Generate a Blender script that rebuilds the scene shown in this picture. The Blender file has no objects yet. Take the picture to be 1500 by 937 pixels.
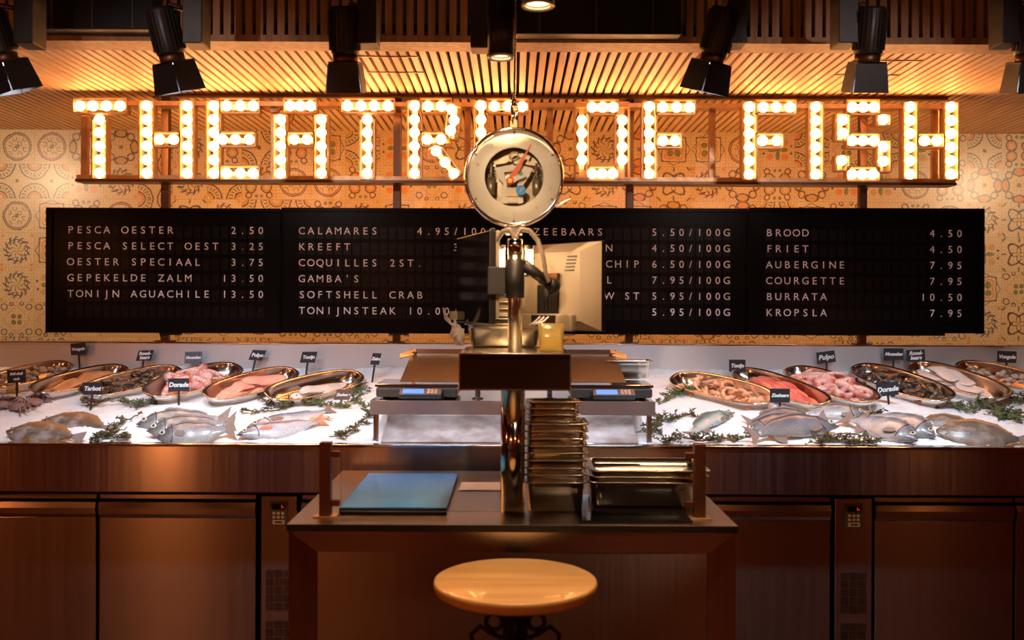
import bpy, bmesh, math, random
from mathutils import Vector, Matrix
R = math.radians
random.seed(7)
SC = bpy.context.scene
COL = SC.collection

# ------------------------------------------------------------------ camera
F = 1400.0; CX, CY, ROLL, EYE = 752.0, 450.0, 0.0044, 1.55
cam_d = bpy.data.cameras.new('camera'); cam = bpy.data.objects.new('camera', cam_d); COL.objects.link(cam)
cam_d.lens = 36 * F / 1500; cam_d.sensor_width = 36
cam_d.shift_x = -2 / 1500; cam_d.shift_y = -18.5 / 1500
cam.matrix_world = Matrix.Translation((0, 0, EYE)) @ Matrix.Rotation(R(90), 4, 'X') @ Matrix.Rotation(ROLL, 4, 'Z')
cam_d.clip_start = 0.05
cam_d.dof.use_dof = True; cam_d.dof.focus_distance = 4.9; cam_d.dof.aperture_fstop = 3.2
SC.camera = cam
SC.view_settings.view_transform = 'Standard'; SC.view_settings.look = 'None'
SC.view_settings.gamma = 1; SC.view_settings.use_curve_mapping = False
SC.view_settings.exposure = 0.0
SC.cycles.max_bounces = 8
SC.cycles.sample_clamp_indirect = 6
w = bpy.data.worlds.new('world'); SC.world = w; w.use_nodes = True
w.node_tree.nodes['Background'].inputs[0].default_value = (1, .45, .2, 1)
w.node_tree.nodes['Background'].inputs[1].default_value = 0.006

BULB = 29.0        # marquee bulb emission
SPOT_W = 62.0    # cold track spotlights on the ice
DOWN_W = 40.0     # warm downlights
FILL_PEND_W = 34.0     # added pendant lamps behind the camera, warm fill
UNDER_W = .7     # cold strip under the bridge shelf
BOARD_FILL_W = 55.0    # added lamps brightening the menu boards
AIM_FILL_W = 170.0      # added fill lamps on the dial scale, pans and box shelf
WASH_W = 95.0     # wall washers
FILL_LED_W = 20.0      # added hidden strips brightening the tile wall
STRIP_W = 1.0     # lamp tubes on the pole

def P(px, py, d):
    dx, dy = px - CX, py - CY
    return Vector(((dx + ROLL * dy) * d / F, d, EYE - (dy - ROLL * dx) * d / F))
def lamp(name, kind, loc, energy, color, parent=None, target=None, size=.03, angle=60, blend=.4):
    l = bpy.data.lights.new(name, kind); l.energy = energy; l.color = color
    l.shadow_soft_size = size
    if kind == 'SPOT': l.spot_size = R(angle); l.spot_blend = blend
    o = bpy.data.objects.new(name, l); COL.objects.link(o); o.location = loc
    if target is not None:
        o.rotation_euler = (Vector(target) - Vector(loc)).to_track_quat('-Z', 'Y').to_euler()
    if parent: o.parent = parent
    return o

# ------------------------------------------------------------------ mesh helpers
class MB:
    def __init__(s): s.bm = bmesh.new(); s.smooth = set()
    def verts(s, vs): return [s.bm.verts.new(v) for v in vs]
    def face(s, vs, smooth=False):
        try:
            f = s.bm.faces.new(vs); f.smooth = smooth; return f
        except ValueError: return None
    def box(s, c, size, M=None, bev=0):
        hx, hy, hz = [a / 2 for a in size]; c = Vector(c)
        P8 = [Vector((x, y, z)) for x in (-hx, hx) for y in (-hy, hy) for z in (-hz, hz)]
        vs = s.verts([(M @ p if M else p) + c for p in P8])
        fs = []
        for q in ((0,1,3,2),(4,6,7,5),(0,4,5,1),(2,3,7,6),(0,2,6,4),(1,5,7,3)):
            fs.append(s.face([vs[i] for i in q]))
        if bev:
            es = {e for f in fs for e in f.edges}
            bmesh.ops.bevel(s.bm, geom=list(es), offset=bev, segments=2, affect='EDGES', profile=.5)
        return s
    def box2(s, a, b, bev=0):
        a, b = Vector(a), Vector(b)
        return s.box((a + b) / 2, [abs(b[i] - a[i]) for i in range(3)], bev=bev)
    def rings(s, rings, cap=(True, True), smooth=True, closed=True):
        rs = [s.verts(r) for r in rings]; n = len(rs[0])
        for a, b in zip(rs, rs[1:]):
            for i in range(n if closed else n - 1):
                j = (i + 1) % n; s.face([a[i], a[j], b[j], b[i]], smooth)
        if cap[0]: s.face(rs[0][::-1])
        if cap[1]: s.face(rs[-1])
        return rs
    def tube(s, pts, r, n=8, cap=True):
        pts = [Vector(p) for p in pts]; rs = r if isinstance(r, (list, tuple)) else [r] * len(pts)
        rings = []; prev = None
        for i, p in enumerate(pts):
            t = (pts[min(i + 1, len(pts) - 1)] - pts[max(i - 1, 0)]).normalized()
            if prev is None:
                u = t.orthogonal().normalized()
            else:
                u = (prev - t * prev.dot(t))
                u = u.normalized() if u.length > 1e-6 else t.orthogonal().normalized()
            prev = u; v = t.cross(u)
            rings.append([p + (u * math.cos(2*math.pi*k/n) + v * math.sin(2*math.pi*k/n)) * rs[i] for k in range(n)])
        s.rings(rings, (cap, cap)); return s
    def cyl(s, a, b, r, n=20, r2=None): return s.tube([a, b], [r, r if r2 is None else r2], n)
    def lathe(s, prof, c=(0, 0, 0), M=None, n=32, cap=(True, True)):
        c = Vector(c); rings = []
        for r, z in prof:
            ring = [Vector((max(r, 1e-5) * math.cos(2*math.pi*k/n), max(r, 1e-5) * math.sin(2*math.pi*k/n), z)) for k in range(n)]
            rings.append([(M @ p if M else p) + c for p in ring])
        s.rings(rings, cap); return s
    def ball(s, c, r, n=12, m=8, M=None):
        r = r if isinstance(r, (tuple, list)) else (r, r, r); c = Vector(c); rings = []
        for i in range(m + 1):
            th = math.pi * i / m; sn = max(math.sin(th), 1e-4)
            ring = [Vector((r[0]*sn*math.cos(2*math.pi*k/n), r[1]*sn*math.sin(2*math.pi*k/n), -r[2]*math.cos(th))) for k in range(n)]
            rings.append([(M @ p if M else p) + c for p in ring])
        s.rings(rings); return s
    def prism(s, poly, d, M=None, c=(0, 0, 0)):
        c = Vector(c); T = lambda p: (M @ Vector(p) if M else Vector(p)) + c
        a = s.verts([T((x, y, 0)) for x, y in poly]); b = s.verts([T((x, y, d)) for x, y in poly]); n = len(a)
        s.face(a[::-1]); s.face(b)
        for i in range(n): s.face([a[i], a[(i+1) % n], b[(i+1) % n], b[i]])
        return s
    def build(s, name, m, parent=None, M=None):
        bmesh.ops.recalc_face_normals(s.bm, faces=s.bm.faces)
        me = bpy.data.meshes.new(name); s.bm.to_mesh(me); s.bm.free()
        me.materials.append(m)
        o = bpy.data.objects.new(name, me); COL.objects.link(o)
        if M is not None: o.matrix_world = M
        if parent: o.parent = parent
        return o
def empty(name, loc=(0, 0, 0), M=None):
    o = bpy.data.objects.new(name, None); COL.objects.link(o); o.empty_display_size = .05
    if M is not None: o.matrix_world = M
    else: o.location = loc
    return o
def tag(o, label=None, cat=None, group=None, kind=None):
    if label: o['label'] = label
    if cat: o['category'] = cat
    if group: o['group'] = group
    if kind: o['kind'] = kind
    return o
def struct(o): o['kind'] = 'structure'; return o
def shift(o, v):            # keep a part's mesh in place under a moved empty
    o.location = Vector(o.location) - Vector(v); return o
def copy_tree(o, parent=None):
    c = o.copy(); COL.objects.link(c)
    if parent: c.parent = parent
    for ch in list(o.children): copy_tree(ch, c)
    return c

_glyph = {}
def glyph(txt, size, ext=0.0004, align='CENTER', shear=0, off=0):
    k = (txt, size, align, shear, off)
    if k in _glyph: return _glyph[k]
    cu = bpy.data.curves.new('t', 'FONT'); cu.body = txt; cu.size = size; cu.extrude = ext
    cu.align_x = align; cu.align_y = 'CENTER'; cu.resolution_u = 3; cu.shear = shear; cu.offset = off
    o = bpy.data.objects.new('t', cu); COL.objects.link(o)
    bpy.context.view_layer.update()
    me = o.evaluated_get(bpy.context.evaluated_depsgraph_get()).to_mesh()
    vs = [v.co.copy() for v in me.vertices]; fs = [list(p.vertices) for p in me.polygons]
    o.to_mesh_clear()
    bpy.data.objects.remove(o); bpy.data.curves.remove(cu)
    _glyph[k] = (vs, fs); return _glyph[k]
def add_text(mb, txt, size, M, align='CENTER', shear=0, off=0):
    vs, fs = glyph(txt, size, align=align, shear=shear, off=off)
    nv = mb.verts([M @ v for v in vs])
    for f in fs: mb.face([nv[i] for i in f])
FRONT = Matrix.Rotation(R(90), 4, 'X')      # text plane facing -y

# ------------------------------------------------------------------ materials
def mat(name, color, rough=.5, metal=0, noise=None, nscale=20, bump=0, bscale=60, stretch=(1,1,1), coat=0,
        rnoise=0, emit=None, estr=0, trans=0, ior=1.45, spec=.5, alpha=1, sss=0, aniso=0):
    m = bpy.data.materials.new(name); m.use_nodes = True; nt = m.node_tree; b = nt.nodes['Principled BSDF']
    b.inputs['Base Color'].default_value = (*color, 1); b.inputs['Roughness'].default_value = rough
    b.inputs['Metallic'].default_value = metal; b.inputs['Coat Weight'].default_value = coat
    b.inputs['Transmission Weight'].default_value = trans; b.inputs['IOR'].default_value = ior
    b.inputs['Specular IOR Level'].default_value = spec; b.inputs['Alpha'].default_value = alpha
    if sss: b.inputs['Subsurface Weight'].default_value = sss; b.inputs['Subsurface Scale'].default_value = .02
    if emit: b.inputs['Emission Color'].default_value = (*emit, 1); b.inputs['Emission Strength'].default_value = estr
    if aniso:
        b.inputs['Anisotropic'].default_value = aniso; b.inputs['Anisotropic Rotation'].default_value = .25
        tg = nt.nodes.new('ShaderNodeTangent'); tg.direction_type = 'RADIAL'; tg.axis = 'Z'; nt.links.new(tg.outputs[0], b.inputs['Tangent'])
    if noise or bump or rnoise:
        tc = nt.nodes.new('ShaderNodeTexCoord'); mp = nt.nodes.new('ShaderNodeMapping')
        mp.inputs['Scale'].default_value = stretch; nt.links.new(tc.outputs['Object'], mp.inputs[0])
        tx = nt.nodes.new('ShaderNodeTexNoise'); tx.inputs['Scale'].default_value = nscale; tx.inputs['Detail'].default_value = 5
        nt.links.new(mp.outputs[0], tx.inputs['Vector'])
    if noise:
        cr = nt.nodes.new('ShaderNodeValToRGB'); nt.links.new(tx.outputs[0], cr.inputs[0])
        cr.color_ramp.elements[0].color = (*color, 1); cr.color_ramp.elements[1].color = (*noise, 1)
        cr.color_ramp.elements[0].position = .35; cr.color_ramp.elements[1].position = .65
        nt.links.new(cr.outputs[0], b.inputs['Base Color'])
    if rnoise:
        mr = nt.nodes.new('ShaderNodeMapRange'); nt.links.new(tx.outputs[0], mr.inputs[0])
        mr.inputs[3].default_value = max(0, rough - rnoise); mr.inputs[4].default_value = rough + rnoise
        nt.links.new(mr.outputs[0], b.inputs['Roughness'])
    if bump:
        t2 = nt.nodes.new('ShaderNodeTexNoise'); t2.inputs['Scale'].default_value = bscale; t2.inputs['Detail'].default_value = 3
        nt.links.new(mp.outputs[0], t2.inputs['Vector'])
        bp = nt.nodes.new('ShaderNodeBump'); bp.inputs['Strength'].default_value = bump; bp.inputs['Distance'].default_value = .004
        nt.links.new(t2.outputs[0], bp.inputs['Height']); nt.links.new(bp.outputs[0], b.inputs['Normal'])
    return m
def ramp_mat(name, stops, axis=1, rough=.35, nscale=30, namt=.25, dots=None, bump=.3, coat=.3, sss=0):
    """colour running across the thing itself (back to belly) with noise"""
    m = bpy.data.materials.new(name); m.use_nodes = True; nt = m.node_tree; b = nt.nodes['Principled BSDF']
    N = nt.nodes.new; L = nt.links.new
    tc = N('ShaderNodeTexCoord'); sp = N('ShaderNodeSeparateXYZ'); L(tc.outputs['Generated'], sp.inputs[0])
    tx = N('ShaderNodeTexNoise'); tx.inputs['Scale'].default_value = nscale; tx.inputs['Detail'].default_value = 6
    L(tc.outputs['Object'], tx.inputs['Vector'])
    ma = N('ShaderNodeMath'); ma.operation = 'MULTIPLY_ADD'; L(tx.outputs[0], ma.inputs[0]); ma.inputs[1].default_value = namt * 2
    ad = N('ShaderNodeMath'); ad.operation = 'ADD'; L(sp.outputs[axis], ad.inputs[0]); ad.inputs[1].default_value = -namt
    L(ad.outputs[0], ma.inputs[2])
    cr = N('ShaderNodeValToRGB'); L(ma.outputs[0], cr.inputs[0]); el = cr.color_ramp.elements
    el[0].position, el[1].position = stops[0][0], stops[-1][0]
    el[0].color, el[1].color = (*stops[0][1], 1), (*stops[-1][1], 1)
    for p, c in stops[1:-1]:
        e = el.new(p); e.color = (*c, 1)
    out = cr.outputs[0]
    if dots:
        vo = N('ShaderNodeTexVoronoi'); vo.inputs['Scale'].default_value = dots[0]; L(tc.outputs['Object'], vo.inputs['Vector'])
        lt = N('ShaderNodeMath'); lt.operation = 'LESS_THAN'; L(vo.outputs['Distance'], lt.inputs[0]); lt.inputs[1].default_value = dots[1]
        mx = N('ShaderNodeMixRGB'); L(lt.outputs[0], mx.inputs[0]); L(out, mx.inputs[1]); mx.inputs[2].default_value = (*dots[2], 1)
        out = mx.outputs[0]
    L(out, b.inputs['Base Color'])
    b.inputs['Roughness'].default_value = rough; b.inputs['Coat Weight'].default_value = coat; b.inputs['Coat Roughness'].default_value = .15
    if sss: b.inputs['Subsurface Weight'].default_value = sss; b.inputs['Subsurface Scale'].default_value = .01
    bp = N('ShaderNodeBump'); bp.inputs['Strength'].default_value = bump; bp.inputs['Distance'].default_value = .003
    L(tx.outputs[0], bp.inputs['Height']); L(bp.outputs[0], b.inputs['Normal'])
    return m

STEEL = mat('brushed_steel', (.62, .60, .58), .27, 1, rnoise=.07, nscale=3, stretch=(60, 60, 1.5), bump=.05, bscale=3)
STEELH = mat('brushed_steel_across', (.66, .70, .76), .48, .9, rnoise=.10, nscale=2.2, stretch=(1, 1, .2), bump=.10, bscale=1.2)
POLISH = mat('polished_steel', (.72, .70, .68), .13, 1, rnoise=.04, nscale=6, bump=.06, bscale=10)
PANS = mat('pan_steel', (.72, .68, .60), .22, 1, rnoise=.08, nscale=8)
TOPS = mat('worktop_steel', (.36, .32, .29), .30, 1, rnoise=.06, nscale=1.5)
SCOOP = mat('tray_steel', (.24, .17, .12), .36, 1, rnoise=.06, nscale=2)
DOORS = mat('door_steel', (.36, .31, .29), .30, 1, aniso=.8, rnoise=.05, nscale=2, stretch=(40, 40, .8), bump=.25, bscale=.12)
FASC = mat('fascia_steel', (.44, .39, .37), .22, 1, aniso=.8, rnoise=.07, nscale=2, stretch=(30, 30, .5), bump=.5, bscale=.10)
BRONZE = mat('dark_bronze', (.16, .07, .04), .4, .8, rnoise=.1)
DARKREFL = mat('dark_reflection_panel', (.035, .016, .010), .25, .5, rnoise=.06, nscale=4)  # shelf box front: dark colour stands in for steel reflecting a dark room
BLACK = mat('black_paint', (.012, .011, .011), .45, rnoise=.1)
SPOTB = mat('spot_black', (.022, .017, .014), .42, rnoise=.1)
GLOSSB = mat('glossy_black', (.006, .006, .007), .08)
FLAP = mat('split_flap', (.0045, .004, .004), .30, rnoise=.06, nscale=90, spec=.14)
INK = mat('white_lettering', (.88, .86, .90), .5, noise=(.84, .82, .86))
CASE = mat('board_case', (.004, .0035, .0035), .25, rnoise=.05, spec=.07)
DARKWALL = mat('dark_red_wall', (.22, .026, .008), .7, noise=(.10, .012, .005), nscale=1.2)
BLKCEIL = mat('black_ceiling', (.012, .010, .010), .8, noise=(.02, .016, .014))
FLOORM = mat('dark_red_floor', (.20, .05, .022), .35, noise=(.12, .03, .015), nscale=3)
WOOD = mat('light_wood', (.82, .58, .36), .5, noise=(.70, .46, .26), nscale=3, stretch=(14, .8, 14), bump=.1)
WOODV = mat('fascia_wood', (.60, .37, .20), .55, noise=(.44, .25, .12), nscale=3, stretch=(14, 14, .8), bump=.1)
SEATW = mat('seat_wood', (.80, .52, .25), .35, noise=(.68, .40, .16), nscale=2.5, stretch=(1, 9, 9), coat=.3)
BRASS = mat('sign_frame_metal', (.72, .50, .30), .38, .75, rnoise=.1, noise=(.55, .36, .20))
PIPE = mat('brown_pipe', (.13, .075, .05), .35, .8, rnoise=.1)
CHROME = mat('chrome', (.8, .8, .8), .08, 1)
CREAM = mat('scale_dial', (.80, .74, .64), .4, noise=(.76, .69, .58), nscale=5)
GREYPAINT = mat('grey_plastic', (.34, .28, .20), .45, noise=(.30, .25, .18), nscale=4)
DKGREY = mat('dark_grey_plastic', (.10, .09, .08), .45, rnoise=.1)
ORANGE = mat('orange_pointer', (.85, .17, .04), .4, noise=(.8, .14, .03))
BLUE = mat('blue_sticker', (.02, .30, .75), .4, noise=(.02, .27, .7))
GREEN = mat('green_dot', (.03, .40, .16), .4, noise=(.03, .36, .14))
WHITE = mat('white_paper', (.82, .80, .80), .6, noise=(.76, .74, .74))
FAINT = mat('faint_print', (.56, .47, .36), .5, noise=(.52, .43, .33))
GEAR = mat('dial_mechanism', (.50, .42, .30), .35, .7, rnoise=.15, noise=(.36, .29, .20), nscale=40)
GLASS = mat('clear_glass', (.95, .98, .97), .0, trans=1, ior=1.45)
YGLASS = mat('yellow_plastic', (.95, .80, .35), .12, trans=.85, ior=1.3)
BLUEB = mat('blue_cutting_board', (.03, .32, 1.0), .2, noise=(.10, .40, 1.0), nscale=3, rnoise=.06)
ICE = mat('crushed_ice', (.84, .86, .90), .45, noise=(.93, .94, .96), nscale=28, bump=.8, bscale=75, sss=.15)
CABLE = mat('grey_cable', (.20, .16, .11), .4, noise=(.14, .11, .08), nscale=200)
SLATE = mat('black_price_card', (.018, .020, .026), .6, noise=(.03, .033, .04))
CHALK = mat('chalk_writing', (.93, .93, .94), .7, noise=(.9, .9, .92))
SCREEN = mat('lit_blue_screen', (.02, .1, .3), .2, noise=(.02, .12, .32), emit=(.07, .32, .85), estr=.9)
KEYS = mat('scale_keys', (.75, .62, .55), .5, noise=(.8, .35, .2), nscale=90)
REDLED = mat('red_led', (.3, .01, .01), .4, rnoise=.1, emit=(1, .03, .02), estr=.8)
KEYW = mat('controller_keys', (.75, .66, .5), .5, noise=(.7, .6, .45))
IRON = mat('cast_iron', (.012, .011, .012), .5, .3, rnoise=.1)
WEED = mat('seaweed', (.13, .10, .025), .4, noise=(.045, .05, .018), nscale=25, coat=.3)
WEEDG = mat('green_seaweed', (.16, .19, .07), .45, noise=(.07, .10, .05), nscale=25, coat=.2)
EYEW = mat('fish_eye_ring', (.62, .58, .45), .15, rnoise=.05)
EYEB = mat('fish_pupil', (.01, .01, .012), .05, rnoise=.02)

def thin_glass(name, tint):
    m = bpy.data.materials.new(name); m.use_nodes = True; nt = m.node_tree; nt.nodes.clear(); N = nt.nodes.new; L = nt.links.new
    o = N('ShaderNodeOutputMaterial'); t = N('ShaderNodeBsdfTransparent'); g = N('ShaderNodeBsdfGlossy'); x = N('ShaderNodeMixShader'); f = N('ShaderNodeFresnel')
    t.inputs[0].default_value = (*tint, 1); g.inputs['Roughness'].default_value = .02; f.inputs[0].default_value = 1.45
    L(f.outputs[0], x.inputs[0]); L(t.outputs[0], x.inputs[1]); L(g.outputs[0], x.inputs[2]); L(x.outputs[0], o.inputs[0]); return m
PANE = thin_glass('thin_clear_glass', (.97, .985, .98))
def emis(name, col, s, base=(.9, .9, .9)):
    return mat(name, base, .3, rnoise=.05, emit=col, estr=s)
BULBM = emis('lit_bulb', (1.0, .42, .13), BULB)
LENSW = emis('cold_lens', (.75, .85, 1.0), 5)
LENSY = emis('warm_lens', (1.0, .62, .30), 7)
TUBEM = emis('warm_tube', (1.0, .60, .28), 12)
PENDM = emis('added_pendant_bulb', (1.0, .40, .12), 10)

# patterned tiles ----------------------------------------------------------
TILE = .2169
class X:
    nt = None
    def __init__(s, v): s.v = v
    @staticmethod
    def op(o, *a, **k):
        n = X.nt.nodes.new('ShaderNodeMath'); n.operation = o
        for i, x in enumerate(a):
            if isinstance(x, X): X.nt.links.new(x.v, n.inputs[i])
            else: n.inputs[i].default_value = x
        return X(n.outputs[0])
    def __add__(s, o): return X.op('ADD', s, o)
    __radd__ = __add__
    def __sub__(s, o): return X.op('SUBTRACT', s, o)
    def __rsub__(s, o): return X.op('SUBTRACT', o, s)
    def __mul__(s, o): return X.op('MULTIPLY', s, o)
    __rmul__ = __mul__
    def __lt__(s, o): return X.op('LESS_THAN', s, o)
    def __gt__(s, o): return X.op('GREATER_THAN', s, o)
def xabs(a): return X.op('ABSOLUTE', a)
def xsin(a): return X.op('SINE', a)
def xcos(a): return X.op('COSINE', a)
def xmin(a, b): return X.op('MINIMUM', a, b)
def xmax(a, b): return X.op('MAXIMUM', a, b)
def hyp(a, b): return X.op('SQRT', a * a + b * b)
def tile_material():
    m = bpy.data.materials.new('patterned_tiles'); m.use_nodes = True; nt = m.node_tree; X.nt = nt
    b = nt.nodes['Principled BSDF']; N = nt.nodes.new; L = nt.links.new
    tc = N('ShaderNodeTexCoord')
    nz = N('ShaderNodeTexNoise'); nz.inputs['Scale'].default_value = 22; L(tc.outputs['Object'], nz.inputs['Vector'])
    sp = N('ShaderNodeSeparateXYZ'); L(tc.outputs['Object'], sp.inputs[0])
    px = X(sp.outputs[0]) * (1 / TILE) - (-3.01 / TILE) + 20; pz = X(sp.outputs[2]) * (1 / TILE) - (2.437 / TILE) + 20
    ix, iz = X.op('FLOOR', px), X.op('FLOOR', pz)
    wob = (X(nz.outputs[0]) - .5) * .16
    u = (px - ix) * 2 - 1; v = (pz - iz) * 2 - 1
    edge = xmax(xabs(u), xabs(v))
    u = u + wob; v = v - wob
    cmb = N('ShaderNodeCombineXYZ'); L(ix.v, cmb.inputs[0]); L(iz.v, cmb.inputs[1])
    wn = N('ShaderNodeTexWhiteNoise'); wn.noise_dimensions = '2D'; L(cmb.outputs[0], wn.inputs[0])
    sc = N('ShaderNodeSeparateColor'); L(wn.outputs['Color'], sc.inputs[0])
    k = X.op('FLOOR', X(sc.outputs[0]) * 8.999)
    rnd = X(sc.outputs[1])
    au, av = xabs(u), xabs(v); r = hyp(u, v); a = X.op('ARCTAN2', v, u)
    rc = hyp(1 - au, 1 - av); mx, mn = xmax(au, av), xmin(au, av); di = au + av
    def line(x, c, wd): return xabs(x - c) < wd
    c4, c8 = xcos(a * 4), xcos(a * 8)
    # each: ink, warm (ochre/orange), olive
    pats = [
     # medallion in a ring
     (xmax(xmax(line(r, .80, .03), line(r, .70, .02)), (xabs(xsin(u * 11) * xsin(v * 11) - .35) < .16) * (mx < .5)),
      line(r, .75, .05), (r < .12)),
     # corner quarter arcs with leaves
     (xmax(xmax(line(rc, .86, .04), line(rc, .42, .035)), (r < .1)),
      line(rc, .30, .09), (xsin(X.op('ARCTAN2', 1 - av, 1 - au) * 22 + rc * 9) > .1) * (xabs(rc - .64) < .11)),
     # dark star lattice
     (xmax(line(r + c4 * .16, .62, .06), xmax(line(mn, .0, .035) * (r > .72), (line(r - c4 * .12, .28, .04)))),
      (r - c8 * .06 < .14), line(rc, .2, .06)),
     # green flower with orange corners
     (xmax((hyp(au - .8, av - .22) < .07), (r < .08)),
      (hyp(au - .42, av - .42) < .2) * (r > .3), (r - c4 * .30 < .30)),
     # ring of oval petals
     (xmax(line(hyp(mx - .78, mn * .62), .22, .035), line(hyp(au - .58, av - .58), .2, .035)),
      xmax((hyp(mx - .78, mn * .62) < .2), (xabs(c4) < .25) * (r < .42)), (r < .12)),
     # vine wreath
     (xmax((xsin(a * 13 + r * 16) > .45) * (xabs(r - .62) < .17), line(r, .62, .025)),
      (hyp(au - .86, av - .86) < .1), (xsin(a * 7 - r * 14) > .75) * (r < .5)),
     # blue-grey blossom with scrolls
     (xmax(line(hyp(au - .72, av - .72), .17, .03), line(hyp(au - .3, av - .9), .1, .03)),
      line(di, .82, .03), (hyp(au - .17, av - .17) < .14)),
     # olive quatrefoil in square
     (xmax(line(mx, .70, .025), line(r - c8 * .05, .86, .02)),
      line(r + c4 * .1, .58, .05), (hyp(au - .22, av - .22) < .2) * (mn > .03)),
     # scrollwork
     (xmax(line(hyp(au - .45, av - .3), .3, .035), line(hyp(au - .6, av - .75), .16, .035)),
      line(hyp(au - .45, av - .3), .2, .05), (hyp(au - .15, av - .8) < .1)),
    ]
    ink = warm = olive = None
    for i, (p, q, s_) in enumerate(pats):
        sel = (k > i - .5) * (k < i + .5)
        ink = p * sel if ink is None else ink + p * sel
        warm = q * sel if warm is None else warm + q * sel
        olive = s_ * sel if olive is None else olive + s_ * sel
    fine = xabs(xsin(u * 17 + xsin(v * 9) * 2) * xsin(v * 17 + xsin(u * 9) * 2)) < .12     # hair lines of scrollwork everywhere
    n2 = N('ShaderNodeTexNoise'); n2.inputs['Scale'].default_value = 60; n2.inputs['Detail'].default_value = 4; L(tc.outputs['Object'], n2.inputs['Vector'])
    wear = X.op('MULTIPLY_ADD', X(n2.outputs[0]), 1.1, .45)
    def mix(fac, c1, c2):
        n = N('ShaderNodeMixRGB'); L(fac.v, n.inputs[0])
        if isinstance(c1, tuple): n.inputs[1].default_value = (*c1, 1)
        else: L(c1, n.inputs[1])
        if isinstance(c2, tuple): n.inputs[2].default_value = (*c2, 1)
        else: L(c2, n.inputs[2])
        return n.outputs[0]
    base = mix(rnd, (.72, .58, .38), (.58, .44, .27))
    base = mix(X(n2.outputs[0]), base, (.50, .38, .24))
    c = mix(fine * .65, base, (.28, .17, .09))
    wcol = mix(X(sc.outputs[2]) > .5, (.56, .20, .05), (.46, .27, .08))
    c = mix(X.op('MINIMUM', warm, 1) * wear * .8, c, wcol)
    c = mix(X.op('MINIMUM', olive, 1) * wear * .85, c, (.13, .14, .04))
    icol = mix(rnd > .45, (.075, .075, .12), (.10, .04, .02))
    c = mix(X.op('MINIMUM', ink, 1) * wear * .95, c, icol)
    c = mix((edge > .975) * .5, c, (.35, .26, .16))
    L(c, b.inputs['Base Color']); b.inputs['Roughness'].default_value = .32
    return m
TILEM = tile_material()

# ------------------------------------------------------------------ room
CEIL, WALLY = 2.651, 6.0
struct(MB().box2((-4.2, WALLY, 0), (4.2, WALLY + .12, 2.95)).build('wall_back', TILEM))
struct(MB().box2((-4.3, -3, 0), (-4.2, WALLY + .12, 2.95)).build('wall_left', DARKWALL))
struct(MB().box2((4.2, -3, 0), (4.3, WALLY + .12, 2.95)).build('wall_right', DARKWALL))
struct(MB().box2((-4.3, -3.1, 0), (4.3, -3, 2.95)).build('wall_front', DARKWALL))
struct(MB().box2((-4.3, -3.1, -.1), (4.3, WALLY + .12, 0)).build('floor', FLOORM))
struct(MB().box2((-4.3, -3.1, 2.95), (4.3, 3.995, 3.05)).build('ceiling', BLKCEIL))
mb = MB(); mb.box2((-4.2, 3.99, CEIL + .05), (4.2, WALLY, CEIL + .08))
struct(mb.build('ceiling', BLKCEIL))
mb = MB(); pitch = .0438; x = -4.18
while x < 4.18:
    mb.box2((x, 4.09, CEIL), (x + .0285, WALLY - .001, CEIL + .022)); x += pitch
struct(mb.build('ceiling', WOOD))
mb = MB(); mb.box2((-4.2, 3.955, CEIL - .006), (4.2, 4.10, CEIL + .022))
struct(mb.build('trim_1', WOODV))
mb = MB(); x = -4.15
while x < 4.15:
    mb.box2((x, 3.962, CEIL + .0225), (x + .029, 3.985, 2.95)); x += .0446
struct(mb.build('trim_2', WOODV))
# inspection hatches and spans set in the slats
def hatch(px0, px1, py0, py1, name='trim_3'):
    mb = MB()
    d0 = (CEIL - EYE) * F / (450 - py0); d1 = (CEIL - EYE) * F / (450 - py1)
    xa, xb = (px0 - CX) * d1 / F, (px1 - CX) * d1 / F
    for (a, b_) in (((xa, d0 - .003), (xb, d0 + .003)), ((xa, d1 - .003), (xb, d1 + .003))):
        mb.box2((a[0], a[1], CEIL - .004), (b_[0], b_[1], CEIL - .0002))
    struct(mb.build(name, PIPE))
hatch(536, 621, 83, 106)
hatch(1222, 1316, 86, 107, 'trim_4')

# black duct boxes before the fascia
for (a, b_, py, lab) in ((46, 224, 42, 'long matt black duct box under the ceiling at far left'),
                     (749, 998, 46, 'long matt black duct box between the centre lamps and the fourth spotlight')):
    z0 = P(0, py, 3.86).z
    xa, xb = P(a, py, 3.86).x, P(b_, py, 3.86).x
    root = empty('ceiling_duct', ((xa + xb) / 2, 3.90, z0))
    o = MB().box2((xa, 3.86, z0), (xb, 3.95, 2.949), bev=.004).build('casing', BLACK, root); shift(o, root.location)
    mb = MB()
    for k in range(3):
        xx = xa + (xb - xa) * (k + .5) / 3; mb.box2((xx - .003, 3.857, z0 + .004), (xx + .003, 3.861, 2.94))
    o = mb.build('seam', DKGREY, root); shift(o, root.location)
    tag(root, lab, 'duct')

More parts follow.
